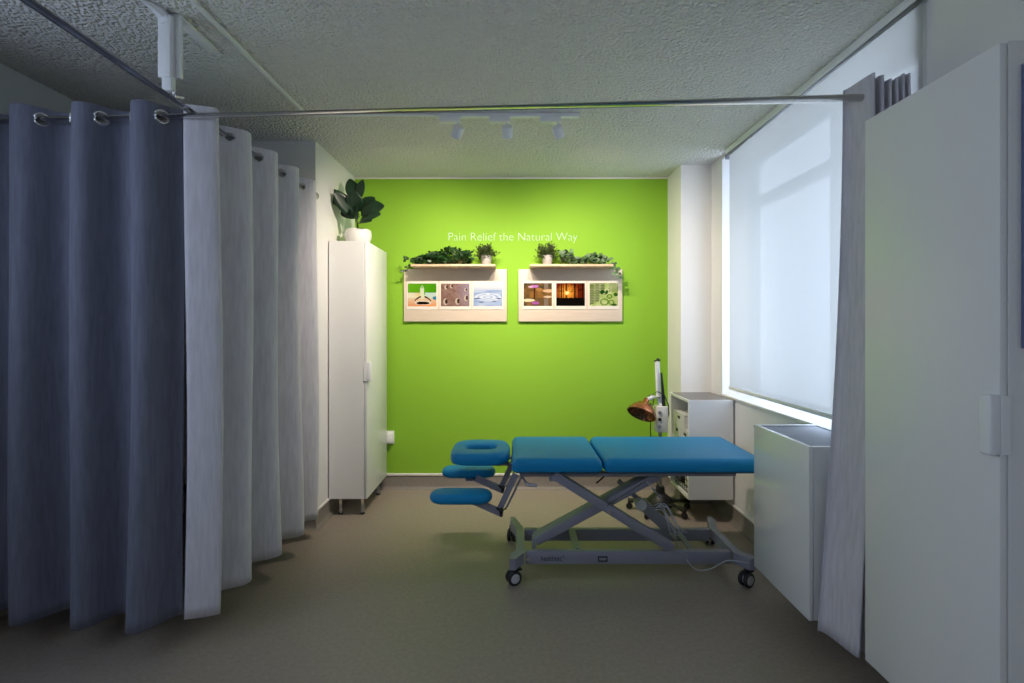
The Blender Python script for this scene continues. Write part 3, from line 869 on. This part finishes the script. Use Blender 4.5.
def shelf(x0, x1, label):
    t = thing('wall_shelf', label, 'shelf', ((x0 + x1) / 2, YB - 0.1, SHZ), 'narrow wooden shelves above the boards')
    box('shelf_board', (x0, YB - 0.200, SHZ - 0.018), (x1, YB - 0.031, SHZ), 'shelf_wood', t, bev=0.002)
    box('mounting_batten', (x0 + 0.02, YB - 0.031, SHZ - 0.020), (x1 - 0.02, YB - 0.001, SHZ - 0.001), 'shelf_wood', t)
xs_l = ((411 - 514) / 125.4, (495.4 - 514) / 125.4)
xs_r = ((530 - 514) / 125.4, (613.5 - 514) / 125.4)
shelf(*xs_l, 'narrow wooden shelf on the left board, holding ivy and a potted plant')
shelf(*xs_r, 'narrow wooden shelf on the right board, holding eucalyptus and a potted plant')

# small bushy plants in grey pots
def bushy(cx, label):
    cy = YB - 0.115; z = SHZ
    t = thing('potted_plant', label, 'potted plant', (cx, cy, z), 'small bushy plants in grey pots')
    lathe('pot', [(0, 0), (0.034, 0), (0.038, 0.01), (0.043, 0.076), (0.041, 0.080), (0.038, 0.078), (0.036, 0.060), (0, 0.060)], (cx, cy, z), 'pot_grey', t, n=24)
    bm = bmesh.new(); sb = bmesh.new()
    for k in range(80):
        a = rnd(0, 2 * PI); e = rnd(-0.25, 1.25); R = rnd(0.085, 0.125)
        d = Vector((math.cos(a) * math.cos(e), math.sin(a) * math.cos(e) * 0.75, math.sin(e) + 0.15)).normalized()
        base = Vector((cx, cy, z + 0.062)) + Vector((rnd(-.02, .02), rnd(-.02, .02), 0))
        tip = base + d * R * 0.95 + Vector((0, 0, 0.01))
        tip.x = cx + (tip.x - cx) * 0.92; tip.z = max(tip.z, z + 0.03)
        add_tube(sb, [base, (base + tip) / 2 + Vector((0, 0, 0.008)), tip], 0.0009, 4, caps=False)
        for q in range(14):
            p = base.lerp(tip, rnd(0.25, 1.0)) + Vector((rnd(-.007, .007), rnd(-.007, .007), rnd(-.007, .007)))
            dd = (d + Vector((rnd(-1, 1), rnd(-1, 1), rnd(-.6, 1)))).normalized()
            leaf_add(bm, p, dd, (rnd(-1, 1), rnd(-1, 1), 1), rnd(0.012, 0.020), 0.010, seg=2)
    finish('foliage', bm, 'bushy', t); finish('stems', sb, 'stem', t)
bushy((486.3 - 514) / 123.2, 'bushy plant in a grey pot at the right end of the left shelf')
bushy((547.5 - 514) / 123.2, 'bushy plant in a grey pot at the left end of the right shelf')

# garlands
def garland(name, label, x0, x1, mt, prof, Lr, Wk, dens, hfun, trails, cat):
    cy = YB - 0.115
    t = thing(name, label, cat, ((x0 + x1) / 2, cy, SHZ))
    bm = bmesh.new(); sb = bmesh.new()
    for k in range(dens):
        u = random.random(); x = x0 + (x1 - x0) * u
        h = hfun(u); hh = rnd(0.0, 1.0) ** 0.8 * h
        spread = 0.065 * (1 - 0.5 * hh / max(h, 1e-4))
        p = Vector((x + rnd(-.012, .012), cy + rnd(-spread, spread), SHZ + 0.012 + hh))
        a = rnd(0, 2 * PI)
        d = Vector((math.cos(a), math.sin(a) - 0.35, rnd(-0.2, 0.9))).normalized()
        L = rnd(*Lr)
        if p.z + d.z * L < SHZ + 0.002 : d.z = abs(d.z)
        leaf_add(bm, p, d, (rnd(-.6, .6), -1 + rnd(-.4, .4), rnd(0, 1.2)), L, L * Wk, prof=prof, seg=4, droop=0.0)
        if k % 6 == 0:
            add_tube(sb, [(x, cy + rnd(-.02, .02), SHZ + 0.003), p], 0.0014, 4, caps=False)
    for pts, n in trails:
        pts = [Vector(q) for q in pts]
        add_tube(sb, pts, 0.0014, 5, caps=False)
        for q in range(n):
            s = (q + 0.5) / n * (len(pts) - 1); i = int(s); p = pts[i].lerp(pts[i + 1], s - i)
            sd = 1 if q % 2 else -1
            tg = (pts[i + 1] - pts[i]).normalized()
            d = (tg * 0.5 + Vector((tg.z, -0.35, -tg.x)) * sd * 0.9).normalized()
            L = rnd(*Lr) * 0.9
            leaf_add(bm, p, d, (rnd(-.4, .4), -1, 0.3), L, L * Wk, prof=prof, seg=4)
    add_tube(sb, [(x0, cy, SHZ + 0.006), ((x0 + x1) / 2, cy + 0.01, SHZ + 0.012), (x1, cy, SHZ + 0.006)], 0.003, 6)
    finish('foliage', bm, mt, t, smooth=True); finish('stems', sb, 'stem', t)
cyg = YB - 0.13
def h_ivy(u):
    return 0.035 + 0.085 * min(1, u / 0.55) * (1.0 - 0.15 * math.sin(u * 17)) - (0.03 if u > 0.88 else 0)
xi0 = (413 - 514) / 124; xi1 = (471 - 514) / 124
garland('ivy_garland', 'dark green ivy heaped along the left shelf and trailing past its end', xi0, xi1, 'ivy', 'heart', (0.024, 0.042), 0.95, 520, h_ivy,
        [([(xi0 + 0.06, cyg, SHZ + 0.02), (xi0, cyg - 0.02, SHZ + 0.045), (xi0 - 0.05, cyg - 0.02, SHZ + 0.040), (xi0 - 0.08, cyg, SHZ + 0.055)], 6),
         ([(xi0 + 0.04, cyg, SHZ + 0.02), (xi0 - 0.03, cyg - 0.01, SHZ + 0.02), (xi0 - 0.06, cyg, SHZ - 0.03), (xi0 - 0.09, cyg, SHZ - 0.06)], 6)], 'garland')
def h_euc(u):
    return 0.085 - 0.045 * u + 0.03 * math.sin(u * 9 + 0.6)
xe0 = (560 - 514) / 124; xe1 = (606 - 514) / 124
garland('eucalyptus_garland', 'grey-green eucalyptus along the right shelf, hanging over its end', xe0, xe1, 'eucalyptus', 'round', (0.028, 0.045), 0.85, 210, h_euc,
        [([(xe1 - 0.08, cyg - 0.03, SHZ + 0.02), (xe1, cyg - 0.06, SHZ + 0.055), (xe1 + 0.06, cyg - 0.06, SHZ + 0.01), (xe1 + 0.09, cyg - 0.05, SHZ - 0.06), (xe1 + 0.10, cyg - 0.05, SHZ - 0.11)], 13),
         ([(xe1 - 0.06, cyg - 0.02, SHZ + 0.01), (xe1 + 0.01, cyg - 0.04, SHZ + 0.02), (xe1 + 0.06, cyg - 0.05, SHZ - 0.02), (xe1 + 0.075, cyg - 0.05, SHZ - 0.07)], 8)], 'garland')

# ------------------------------------------------------------------ rubber plant on the left cupboard
rp = thing('rubber_plant', 'dark-leaved rubber plant in a round white pot on the left cupboard', 'potted plant', (-1.165, 3.72, 1.967))
pc = Vector((-1.165, 3.74, 1.968))
lathe('pot', [(0, 0), (0.066, 0), (0.082, 0.012), (0.095, 0.045), (0.098, 0.075), (0.092, 0.105), (0.088, 0.109), (0.083, 0.104), (0.083, 0.085), (0, 0.085)], pc, 'pot', rp, n=36)
lathe('soil', [(0, 0.086), (0.081, 0.086), (0.081, 0.090), (0, 0.093)], pc, 'soil', rp, n=24)
tube('stem', [pc + Vector((0, 0, 0.09)), pc + Vector((-0.008, 0.0, 0.17)), pc + Vector((-0.015, 0, 0.30))], [0.007, 0.006, 0.004], 'stem', rp, n=8)
def big_leaf(base, d, nrm, L, W, droop):
    L *= 1.18; W *= 1.22
    bm = bmesh.new()
    d = Vector(d).normalized()
    stem_end = Vector(base) + d * 0.035
    add_tube(bm, [base, stem_end], 0.003, 6)
    t = bmesh.new(); leaf_add(t, stem_end, d, nrm, L, W, 'oval', 0.18, droop, 10); 
    merge(bm, t)
    o = finish('leaf', bm, 'rubber_leaf', rp, smooth=True)
    md = o.modifiers.new('sub', 'SUBSURF'); md.levels = 1; md.render_levels = 1
    md = o.modifiers.new('thick', 'SOLIDIFY'); md.thickness = 0.0016
c = pc + Vector((-0.015, 0, 0.03))
big_leaf(c + Vector((0, 0, .20)), (-0.75, -0.25, 0.62), (0.3, -1, 0.4), 0.20, 0.10, 0.0)
big_leaf(c + Vector((-.005, -.01, .16)), (-0.45, -0.5, 0.75), (0.2, -1, 0.3), 0.18, 0.095, 0.05)
big_leaf(c + Vector((0, 0, .26)), (-0.25, 0.05, 1.0), (0.3, -1, 0.1), 0.15, 0.085, 0.0)
big_leaf(c + Vector((0, 0, .26)), (0.30, -0.10, 1.0), (-0.3, -1, 0.1), 0.14, 0.07, 0.0)
big_leaf(c + Vector((0, 0, .17)), (0.05, -0.40, 0.70), (0.1, -1, 0.35), 0.16, 0.105, 0.1)
big_leaf(c + Vector((0.01, 0, .17)), (0.80, -0.2, 0.50), (0.2, -1, 0.75), 0.19, 0.13, 0.25)
big_leaf(c + Vector((0.01, -.01, .13)), (0.78, -0.4, 0.35), (-0.35, -0.9, 0.8), 0.18, 0.12, 0.25)
big_leaf(c + Vector((0.01, 0.01, .19)), (0.55, 0.1, 0.75), (-0.1, -1, 0.45), 0.14, 0.10, 0.1)
big_leaf(c + Vector((0.01, -.02, .12)), (0.60, -0.5, 0.10), (0.2, -1, 0.9), 0.13, 0.085, 0.2)
big_leaf(c + Vector((0, -.01, .13)), (0.25, -0.6, 0.55), (0.0, -1, 0.6), 0.12, 0.09, 0.2)
big_leaf(c + Vector((0, 0.02, .15)), (-0.6, 0.3, 0.5), (0.1, -1, 0.5), 0.13, 0.08, 0.1)

# ------------------------------------------------------------------ treatment table
TT = thing('treatment_table', 'blue padded treatment table on a grey scissor lift frame with castors', 'treatment table', (0.6, 2.93, 0))
pad('back_cushion', 0.230, 2.930, 0.243, 0.290, 0.035, 0.583, 0.655, 0.012, 0.040, 'blue', TT)
pad('leg_cushion', 0.911, 2.930, 0.430, 0.290, 0.035, 0.583, 0.655, 0.012, 0.040, 'blue', TT)
# head cushion with face opening
bm = bmesh.new()
hcx, hcy, hhx, hhy = -0.194, 2.935, 0.170, 0.195
N = 64; z0, z1 = 0.590, 0.655
def outer(t, ins):
    e = 2 / 3.6
    ct, sn = math.cos(t), math.sin(t)
    return (hcx + (hhx - ins) * math.copysign(abs(ct) ** e, ct), hcy + (hhy - ins) * math.copysign(abs(sn) ** e, sn))
def inner(t, out):
    ct, sn = math.cos(t), math.sin(t); e = 2 / 2.8
    return (hcx - 0.0 + (0.090 + out) * math.copysign(abs(ct) ** e, ct), hcy + 0.010 + (0.062 + out) * math.copysign(abs(sn) ** e, sn))
prof = [('o', 0.012, z0), ('o', 0.003, z0 + 0.004), ('o', 0, z0 + 0.014), ('o', 0, z1 - 0.028), ('o', 0.004, z1 - 0.014), ('o', 0.012, z1 - 0.004), ('o', 0.026, z1),
        ('i', 0.024, z1), ('i', 0.010, z1 - 0.004), ('i', 0.002, z1 - 0.014), ('i', 0, z1 - 0.026), ('i', 0, z0 + 0.010), ('i', 0.006, z0)]
loops = []
for kd, a, z in prof:
    fn = outer if kd == 'o' else inner
    loops.append([bm.verts.new((*fn(2 * PI * k / N, a), z)) for k in range(N)])
for q in range(len(loops)):
    A, B = loops[q], loops[(q + 1) % len(loops)]
    for k in range(N): bm.faces.new((A[k], A[(k + 1) % N], B[(k + 1) % N], B[k]))
smart(finish('head_cushion', bm, 'blue', TT), 1.2)
# under boards
box('cushion_board', (0.010, 2.690, 0.566), (0.455, 3.170, 0.5825), 'frame_dark', TT, bev=0.002)
box('cushion_board', (0.500, 2.690, 0.566), (1.320, 3.170, 0.5825), 'frame_dark', TT, bev=0.002)
bm = bmesh.new()
for y in (2.700, 3.120):
    add_box(bm, (0.03, y, 0.548), (1.20, y + 0.035, 0.5655), 0.002, 1)
for x in (0.03, 0.46, 0.84, 1.17):
    add_box(bm, (x, 2.735, 0.548), (x + 0.03, 3.12, 0.5655))
smart(finish('top_frame', bm, 'frame', TT))
# armrests
for (ya, yk) in ((2.70, -1), (3.155, 1)):
    a = pad('armrest', -0.285, ya, 0.168, 0.076, 0.072, 0.415, 0.470, 0.024, 0.028, 'blue', TT, crown=0.003)
    ys = 2.690 if yk < 0 else 3.065
    bm = bmesh.new()
    # flat plate from the pad to the hinge, then the two parallel bars up to the head frame
    def bar(p, q, wdt, thk):
        p = Vector(p); q = Vector(q); d = q - p; L = d.length; t = bmesh.new()
        bmesh.ops.create_cube(t, size=1)
        bmesh.ops.scale(t, vec=(L, thk, wdt), verts=t.verts)
        ang = math.atan2(d.z, d.x)
        bmesh.ops.rotate(t, cent=(0, 0, 0), matrix=Matrix.Rotation(-ang, 3, 'Y'), verts=t.verts)
        yw = math.atan2(d.y, math.hypot(d.x, d.z)) if abs(d.y) > 1e-6 else 0
        bmesh.ops.translate(t, vec=(p + q) / 2, verts=t.verts)
        merge(bm, t)
    bar((-0.235, ys, 0.428), (-0.062, ys, 0.352), 0.040, 0.012)
    bar((-0.085, ys + 0.012, 0.355), (0.010, ys + 0.012, 0.560), 0.032, 0.012)
    bar((-0.040, ys + 0.026, 0.375), (0.050, ys + 0.026, 0.560), 0.010, 0.010)
    add_box(bm, (-0.30, min(ys, ya) - 0.004, 0.410), (-0.22, max(ys, ya) + 0.01, 0.4155))
    add_tube(bm, [(-0.085, ys - 0.012, 0.357), (-0.085, ys + 0.035, 0.357)], 0.009, 12)
    finish('armrest_bracket', bm, 'frame', TT)
    bm = bmesh.new()
    kc = Vector((-0.068, ys - 0.018, 0.372))
    add_tube(bm, [kc + Vector((0, 0.02, 0)), kc], 0.010, 10)
    for k in range(3):
        an = 0.5 + k * 2 * PI / 3
        add_tube(bm, [kc, kc + Vector((math.cos(an), 0, math.sin(an))) * 0.030], [0.012, 0.008], 8)
    finish('clamp_knob', bm, 'black', TT)
box('head_support', (-0.20, 2.86, 0.560), (0.06, 2.90, 0.574), 'frame', TT)
box('head_support', (-0.20, 3.00, 0.560), (0.06, 3.04, 0.574), 'frame', TT)
# base frame: two long rails and end cross members with splayed gussets
YR1, YR2 = 2.672, 2.962
for (ya, nm) in ((YR1, 1), (YR2, 2)):
    box('base_rail', (0.062, ya, 0.086), (1.160, ya + 0.036, 0.154), 'frame', TT, bev=0.004)
for (xa, s) in ((0.055, -1), (1.172, 1)):
    bm = bmesh.new()
    out = [(0, 2.665), (0, 2.998), (-0.052, 3.165), (-0.078, 3.165), (-0.078, 3.10), (-0.040, 2.985), (-0.040, 2.70), (-0.078, 2.640), (-0.078, 2.59), (-0.048, 2.59)]
    top = [bm.verts.new((xa + (-s) * (-1) * (ox) * (-1) if False else xa + (ox if s < 0 else -ox), oy, 0.153)) for ox, oy in out]
    bot = [bm.verts.new((v.co.x, v.co.y, 0.094)) for v in top]
    bm.faces.new(top); bm.faces.new(bot[::-1])
    for k in range(len(out)):
        bm.faces.new((top[k], bot[k], bot[(k + 1) % len(out)], top[(k + 1) % len(out)]))
    o = finish('cross_member', bm, 'frame', TT)
tube('cross_tube', [(0.345, YR1 + 0.036, 0.138), (0.345, YR2, 0.138)], 0.021, 'frame', TT, n=18)
tube('cross_tube', [(0.98, YR1 + 0.036, 0.125), (0.98, YR2, 0.125)], 0.016, 'frame', TT, n=18)
# castors
def castor(cx, cy, ang):
    R = Matrix.Rotation(ang, 3, 'Z')
    c0 = Vector((cx, cy, 0))
    def T(v): return c0 + R @ Vector(v)
    # fork
    bm = bmesh.new()
    prof_ = [(0, 0.0), (0.020, 0.0), (0.022, 0.012), (0.010, 0.020), (0, 0.020)]
    add_lathe(bm, prof_, (cx, cy, 0.078), n=16)
    add_tube(bm, [(cx, cy, 0.095), (cx, cy, 0.120)], 0.008, 10)
    t = bmesh.new(); add_box(t, (-0.030, -0.006, 0.030), (0.014, 0.006, 0.085), 0.004, 2)
    bmesh.ops.rotate(t, cent=(0, 0, 0), matrix=R, verts=t.verts); bmesh.ops.translate(t, vec=c0, verts=t.verts); merge(bm, t)
    f = smart(finish('castor', bm, 'black', TT))
    ax = R @ Vector((0, 1, 0))
    for sg in (-1, 1):
        wc = T((-0.016, sg * 0.016, 0.0385))
        w_ = lathe('wheel', [(0.020, -0.009), (0.034, -0.009), (0.038, -0.005), (0.038, 0.005), (0.034, 0.009), (0.020, 0.009), (0.020, -0.009)], wc, 'rubber', f, axis=ax, n=32)
        lathe('hub_cap', [(0, -0.0105), (0.024, -0.010), (0.027, -0.006), (0.027, 0.006), (0.024, 0.010), (0, 0.0105)], wc, 'hub', f, axis=ax, n=28)
    t = bmesh.new(); add_box(t, (0.006, -0.014, 0.070), (0.030, 0.014, 0.078), 0.002, 1)
    bmesh.ops.rotate(t, cent=(0, 0, 0), matrix=R, verts=t.verts); bmesh.ops.translate(t, vec=c0, verts=t.verts)
    bm = bmesh.new(); merge(bm, t); finish('brake_pedal', bm, 'black', f)
castor(0.012, 2.640, math.radians(25))
castor(-0.008, 3.180, math.radians(75))
castor(1.228, 2.620, math.radians(28))
castor(1.228, 3.140, math.radians(75))
# scissor arms (box section, each a pair joined by a plate)
def beam(name, p, q, hgt, y0, y1, m='frame'):
    p = Vector(p); q = Vector(q); d = (q - p); L = d.length; ang = math.atan2(d.z, d.x)
    bm = bmesh.new(); add_box(bm, (-L / 2, y0, -hgt / 2), (L / 2, y1, hgt / 2), 0.006, 2)
    bmesh.ops.rotate(bm, cent=(0, 0, 0), matrix=Matrix.Rotation(-ang, 3, 'Y'), verts=bm.verts)
    c = (p + q) / 2
    bmesh.ops.translate(bm, vec=(c.x, 0, c.z), verts=bm.verts)
    return smart(finish(name, bm, m, TT))
arm1 = beam('scissor_arm', (0.118, 0, 0.178), (0.790, 0, 0.540), 0.046, 2.730, 2.830)
arm2 = beam('scissor_arm', (0.215, 0, 0.560), (0.850, 0, 0.165), 0.048, 2.672, 2.727)
tube('pivot_bolt', [(0.512, 2.666, 0.366), (0.512, 2.84, 0.366)], 0.010, 'steel', TT, n=16)
tube('pivot_bolt', [(0.075, 2.667, 0.115), (0.075, 2.674, 0.115)], 0.009, 'steel', TT, n=16)
box('pivot_lug', (0.100, 2.735, 0.140), (0.118, 2.80, 0.195), 'frame', TT, bev=0.002)
box('pivot_lug', (0.190, 2.70, 0.520), (0.245, 2.76, 0.550), 'frame', TT, bev=0.002)
# actuator
lathe('motor_hub', [(0, -0.03), (0.030, -0.03), (0.031, -0.025), (0.031, 0.03), (0, 0.03)], (0.715, 2.835, 0.352), 'hub', TT, axis=(0, 1, 0), n=24)
beam('actuator', (0.735, 0, 0.340), (0.905, 0, 0.180), 0.062, 2.845, 2.905, 'grey_plastic')
beam('actuator_rod', (0.60, 0, 0.47), (0.72, 0, 0.36), 0.026, 2.86, 2.89, 'frame')
beam('actuator_lug', (0.88, 0, 0.20), (0.935, 0, 0.14), 0.030, 2.86, 2.89, 'steel')
# levers, rods, cables
tube('release_rod', [(0.495, 2.668, 0.400), (0.705, 2.668, 0.535), (0.760, 2.668, 0.470)], 0.0035, 'chrome', TT, n=8)
tube('lever_grip', [(0.742, 2.668, 0.490), (0.778, 2.668, 0.448)], 0.009, 'lever', TT, n=12)
tube('lever', [(0.045, 2.69, 0.545), (0.070, 2.665, 0.515), (0.125, 2.655, 0.512)], [0.007, 0.010, 0.008], 'lever', TT, n=10)
tube('lever', [(0.485, 2.70, 0.545), (0.440, 2.67, 0.520)], 0.005, 'black', TT, n=8)
bm = bmesh.new()
for k in range(6):
    r = random.Random(k)
    a = Vector((0.80 + r.uniform(-.02, .02), 2.82, 0.335 + r.uniform(-.015, .015)))
    pts = [a, a + Vector((0.05, 0, 0.0 + r.uniform(-.02, .02))), a + Vector((0.09 + r.uniform(-.02, .01), -0.01, -0.07)),
           a + Vector((0.11 + r.uniform(-.02, .02), -0.01, -0.13)), a + Vector((0.15 + r.uniform(-.03, .02), 0, -0.16 + r.uniform(-.02, .02)))]
    sm = []
    for i in range(len(pts) - 1):
        p0 = pts[max(0, i - 1)]; p1 = pts[i]; p2 = pts[i + 1]; p3 = pts[min(len(pts) - 1, i + 2)]
        for s in range(6):
            t = s / 6
            sm.append(0.5 * ((2 * p1) + (p2 - p0) * t + (2 * p0 - 5 * p1 + 4 * p2 - p3) * t * t + (3 * p1 - p0 - 3 * p2 + p3) * t ** 3))
    sm.append(pts[-1])
    add_tube(bm, sm, 0.0028, 6)
finish('cable_bundle', bm, 'cable', TT, smooth=True)
bm = bmesh.new(); pts = []
key = [(0.905, 2.78, 0.16), (0.93, 2.655, 0.10), (0.98, 2.652, 0.065), (1.05, 2.652, 0.075), (1.13, 2.652, 0.115), (1.20, 2.60, 0.13), (1.235, 2.60, 0.12)]
key = [Vector(k) for k in key]
for i in range(len(key) - 1):
    p0 = key[max(0, i - 1)]; p1 = key[i]; p2 = key[i + 1]; p3 = key[min(len(key) - 1, i + 2)]
    for s in range(6):
        t = s / 6; pts.append(0.5 * ((2 * p1) + (p2 - p0) * t + (2 * p0 - 5 * p1 + 4 * p2 - p3) * t * t + (3 * p1 - p0 - 3 * p2 + p3) * t ** 3))
pts.append(key[-1])
add_tube(bm, pts, 0.003, 6); finish('hanging_cable', bm, 'cable', TT, smooth=True)
text_mesh('rail_lettering', 'healthtec\u00b0', 0.040, 'dark_letter', TT, (0.145, YR1 - 0.0006, 0.1045), (PI / 2, 0, 0), width=0.122, depth=0.0004)
lb = box('rail_label', (0.448, YR1 - 0.0015, 0.100), (0.500, YR1 - 0.0001, 0.130), 'dark_letter', TT)
box('label_inset', (0.455, YR1 - 0.0022, 0.108), (0.493, YR1 - 0.0016, 0.122), 'frame', lb)

# ------------------------------------------------------------------ heat lamp on a stand, behind the table
HL = thing('heat_lamp', 'copper-headed heat lamp on a wheeled stand behind the blue table', 'heat lamp', (1.07, 3.66, 0))
hx, hy = 1.07, 3.66
bm = bmesh.new()
add_lathe(bm, [(0.10, 0.055), (0.085, 0.10), (0.035, 0.14), (0.030, 0.19), (0.0, 0.19)], (hx, hy, 0), n=20)
add_lathe(bm, [(0, 0.055), (0.10, 0.055)], (hx, hy, 0), n=20)
for k in range(5):
    a = 0.3 + k * 2 * PI / 5
    e = Vector((hx + 0.235 * math.cos(a), hy + 0.18 * math.sin(a), 0.062))
    add_tube(bm, [(hx, hy, 0.085), e], [0.034, 0.020], 10)
smart(finish('base', bm, 'black', HL))
for k in range(5):
    a = 0.3 + k * 2 * PI / 5
    e = Vector((hx + 0.225 * math.cos(a), hy + 0.172 * math.sin(a), 0.024))
    w_ = lathe('wheel', [(0, -0.012), (0.020, -0.012), (0.024, -0.006), (0.024, 0.006), (0.020, 0.012), (0, 0.012)], e, 'black', HL, axis=(math.sin(a), -math.cos(a), 0), n=20)
tube('pole', [(hx, hy, 0.19), (hx, hy, 0.60)], 0.012, 'steel', HL, n=14)
cb = box('control_box', (hx - 0.040, hy - 0.050, 0.590), (hx + 0.045, hy + 0.045, 0.778), 'device', HL, bev=0.008)
# dials and switches on the box's left front face
for k, (dz, c_) in enumerate(((0.735, 'grey_plastic'), (0.685, 'black'), (0.635, 'grey_plastic'))):
    lathe('dial', [(0, 0), (0.013, 0), (0.012, 0.007), (0, 0.008)], (hx - 0.018, hy - 0.050, dz), c_, cb, axis=(0, -1, 0), n=16)
tube('mast', [(hx + 0.004, hy, 0.778), (hx - 0.012, hy, 0.86), (hx - 0.022, hy, 1.100)], 0.018, 'white_plastic', HL, n=14)
tube('gas_strut', [(hx + 0.020, hy - 0.022, 0.775), (hx + 0.012, hy - 0.024, 0.90), (hx + 0.002, hy - 0.024, 1.02)], [0.014, 0.010, 0.006], 'black', HL, n=10)
tube('top_cap', [(hx - 0.040, hy, 1.100), (hx - 0.020, hy, 1.116), (hx - 0.004, hy, 1.105)], 0.012, 'black', HL, n=10)
tube('arm', [(hx - 0.010, hy - 0.01, 0.845), (hx - 0.055, hy - 0.02, 0.845), (hx - 0.100, hy - 0.03, 0.828)], 0.016, 'device', HL, n=12)
tube('yoke', [(hx - 0.085, hy - 0.03, 0.860), (hx - 0.100, hy - 0.03, 0.830), (hx - 0.090, hy - 0.03, 0.790), (hx - 0.060, hy - 0.03, 0.785), (hx - 0.055, hy - 0.03, 0.830)], 0.004, 'black', HL, n=8)
tube('power_cable', [(hx - 0.07, hy - 0.03, 0.86), (hx - 0.03, hy - 0.035, 0.885), (hx + 0.02, hy - 0.035, 0.86), (hx + 0.050, hy - 0.03, 0.79), (hx + 0.055, hy - 0.03, 0.72), (hx + 0.046, hy - 0.02, 0.69)], 0.004, 'black', HL, n=8)
hd = Vector((-0.42, -0.42, -0.80)).normalized()
ap = Vector((0.950, 3.62, 0.800))
lathe('lamp_head', [(0, -0.035), (0.020, -0.035), (0.024, -0.010), (0.032, 0.0), (0.055, 0.012), (0.058, 0.020), (0.078, 0.036), (0.082, 0.046), (0.099, 0.066), (0.103, 0.085), (0.106, 0.090), (0.100, 0.092), (0.096, 0.080), (0.075, 0.045), (0.050, 0.022), (0, 0.012)], ap, 'copper', HL, axis=hd, n=36)
bm = bmesh.new(); a_, b_ = frame_of(hd); gc = ap + hd * 0.094
for R_ in (0.100, 0.070, 0.040):
    add_tube(bm, [gc + hd * (0.012 * (1 - R_ / 0.1)) + (a_ * math.cos(2 * PI * k / 28) + b_ * math.sin(2 * PI * k / 28)) * R_ for k in range(28)], 0.002, 5, closed=True)
for k in range(12):
    v = a_ * math.cos(PI * k / 6) + b_ * math.sin(PI * k / 6)
    add_tube(bm, [gc + v * 0.100, gc + v * 0.05 + hd * 0.008, gc + hd * 0.012], 0.0018, 5)
finish('wire_guard', bm, 'black', HL)
tube('drop_cord', [(hx - 0.075, hy - 0.02, 0.80), (hx - 0.077, hy - 0.02, 0.60), (hx - 0.05, hy - 0.02, 0.30), (hx - 0.02, hy - 0.02, 0.18)], 0.004, 'black', HL, n=6)
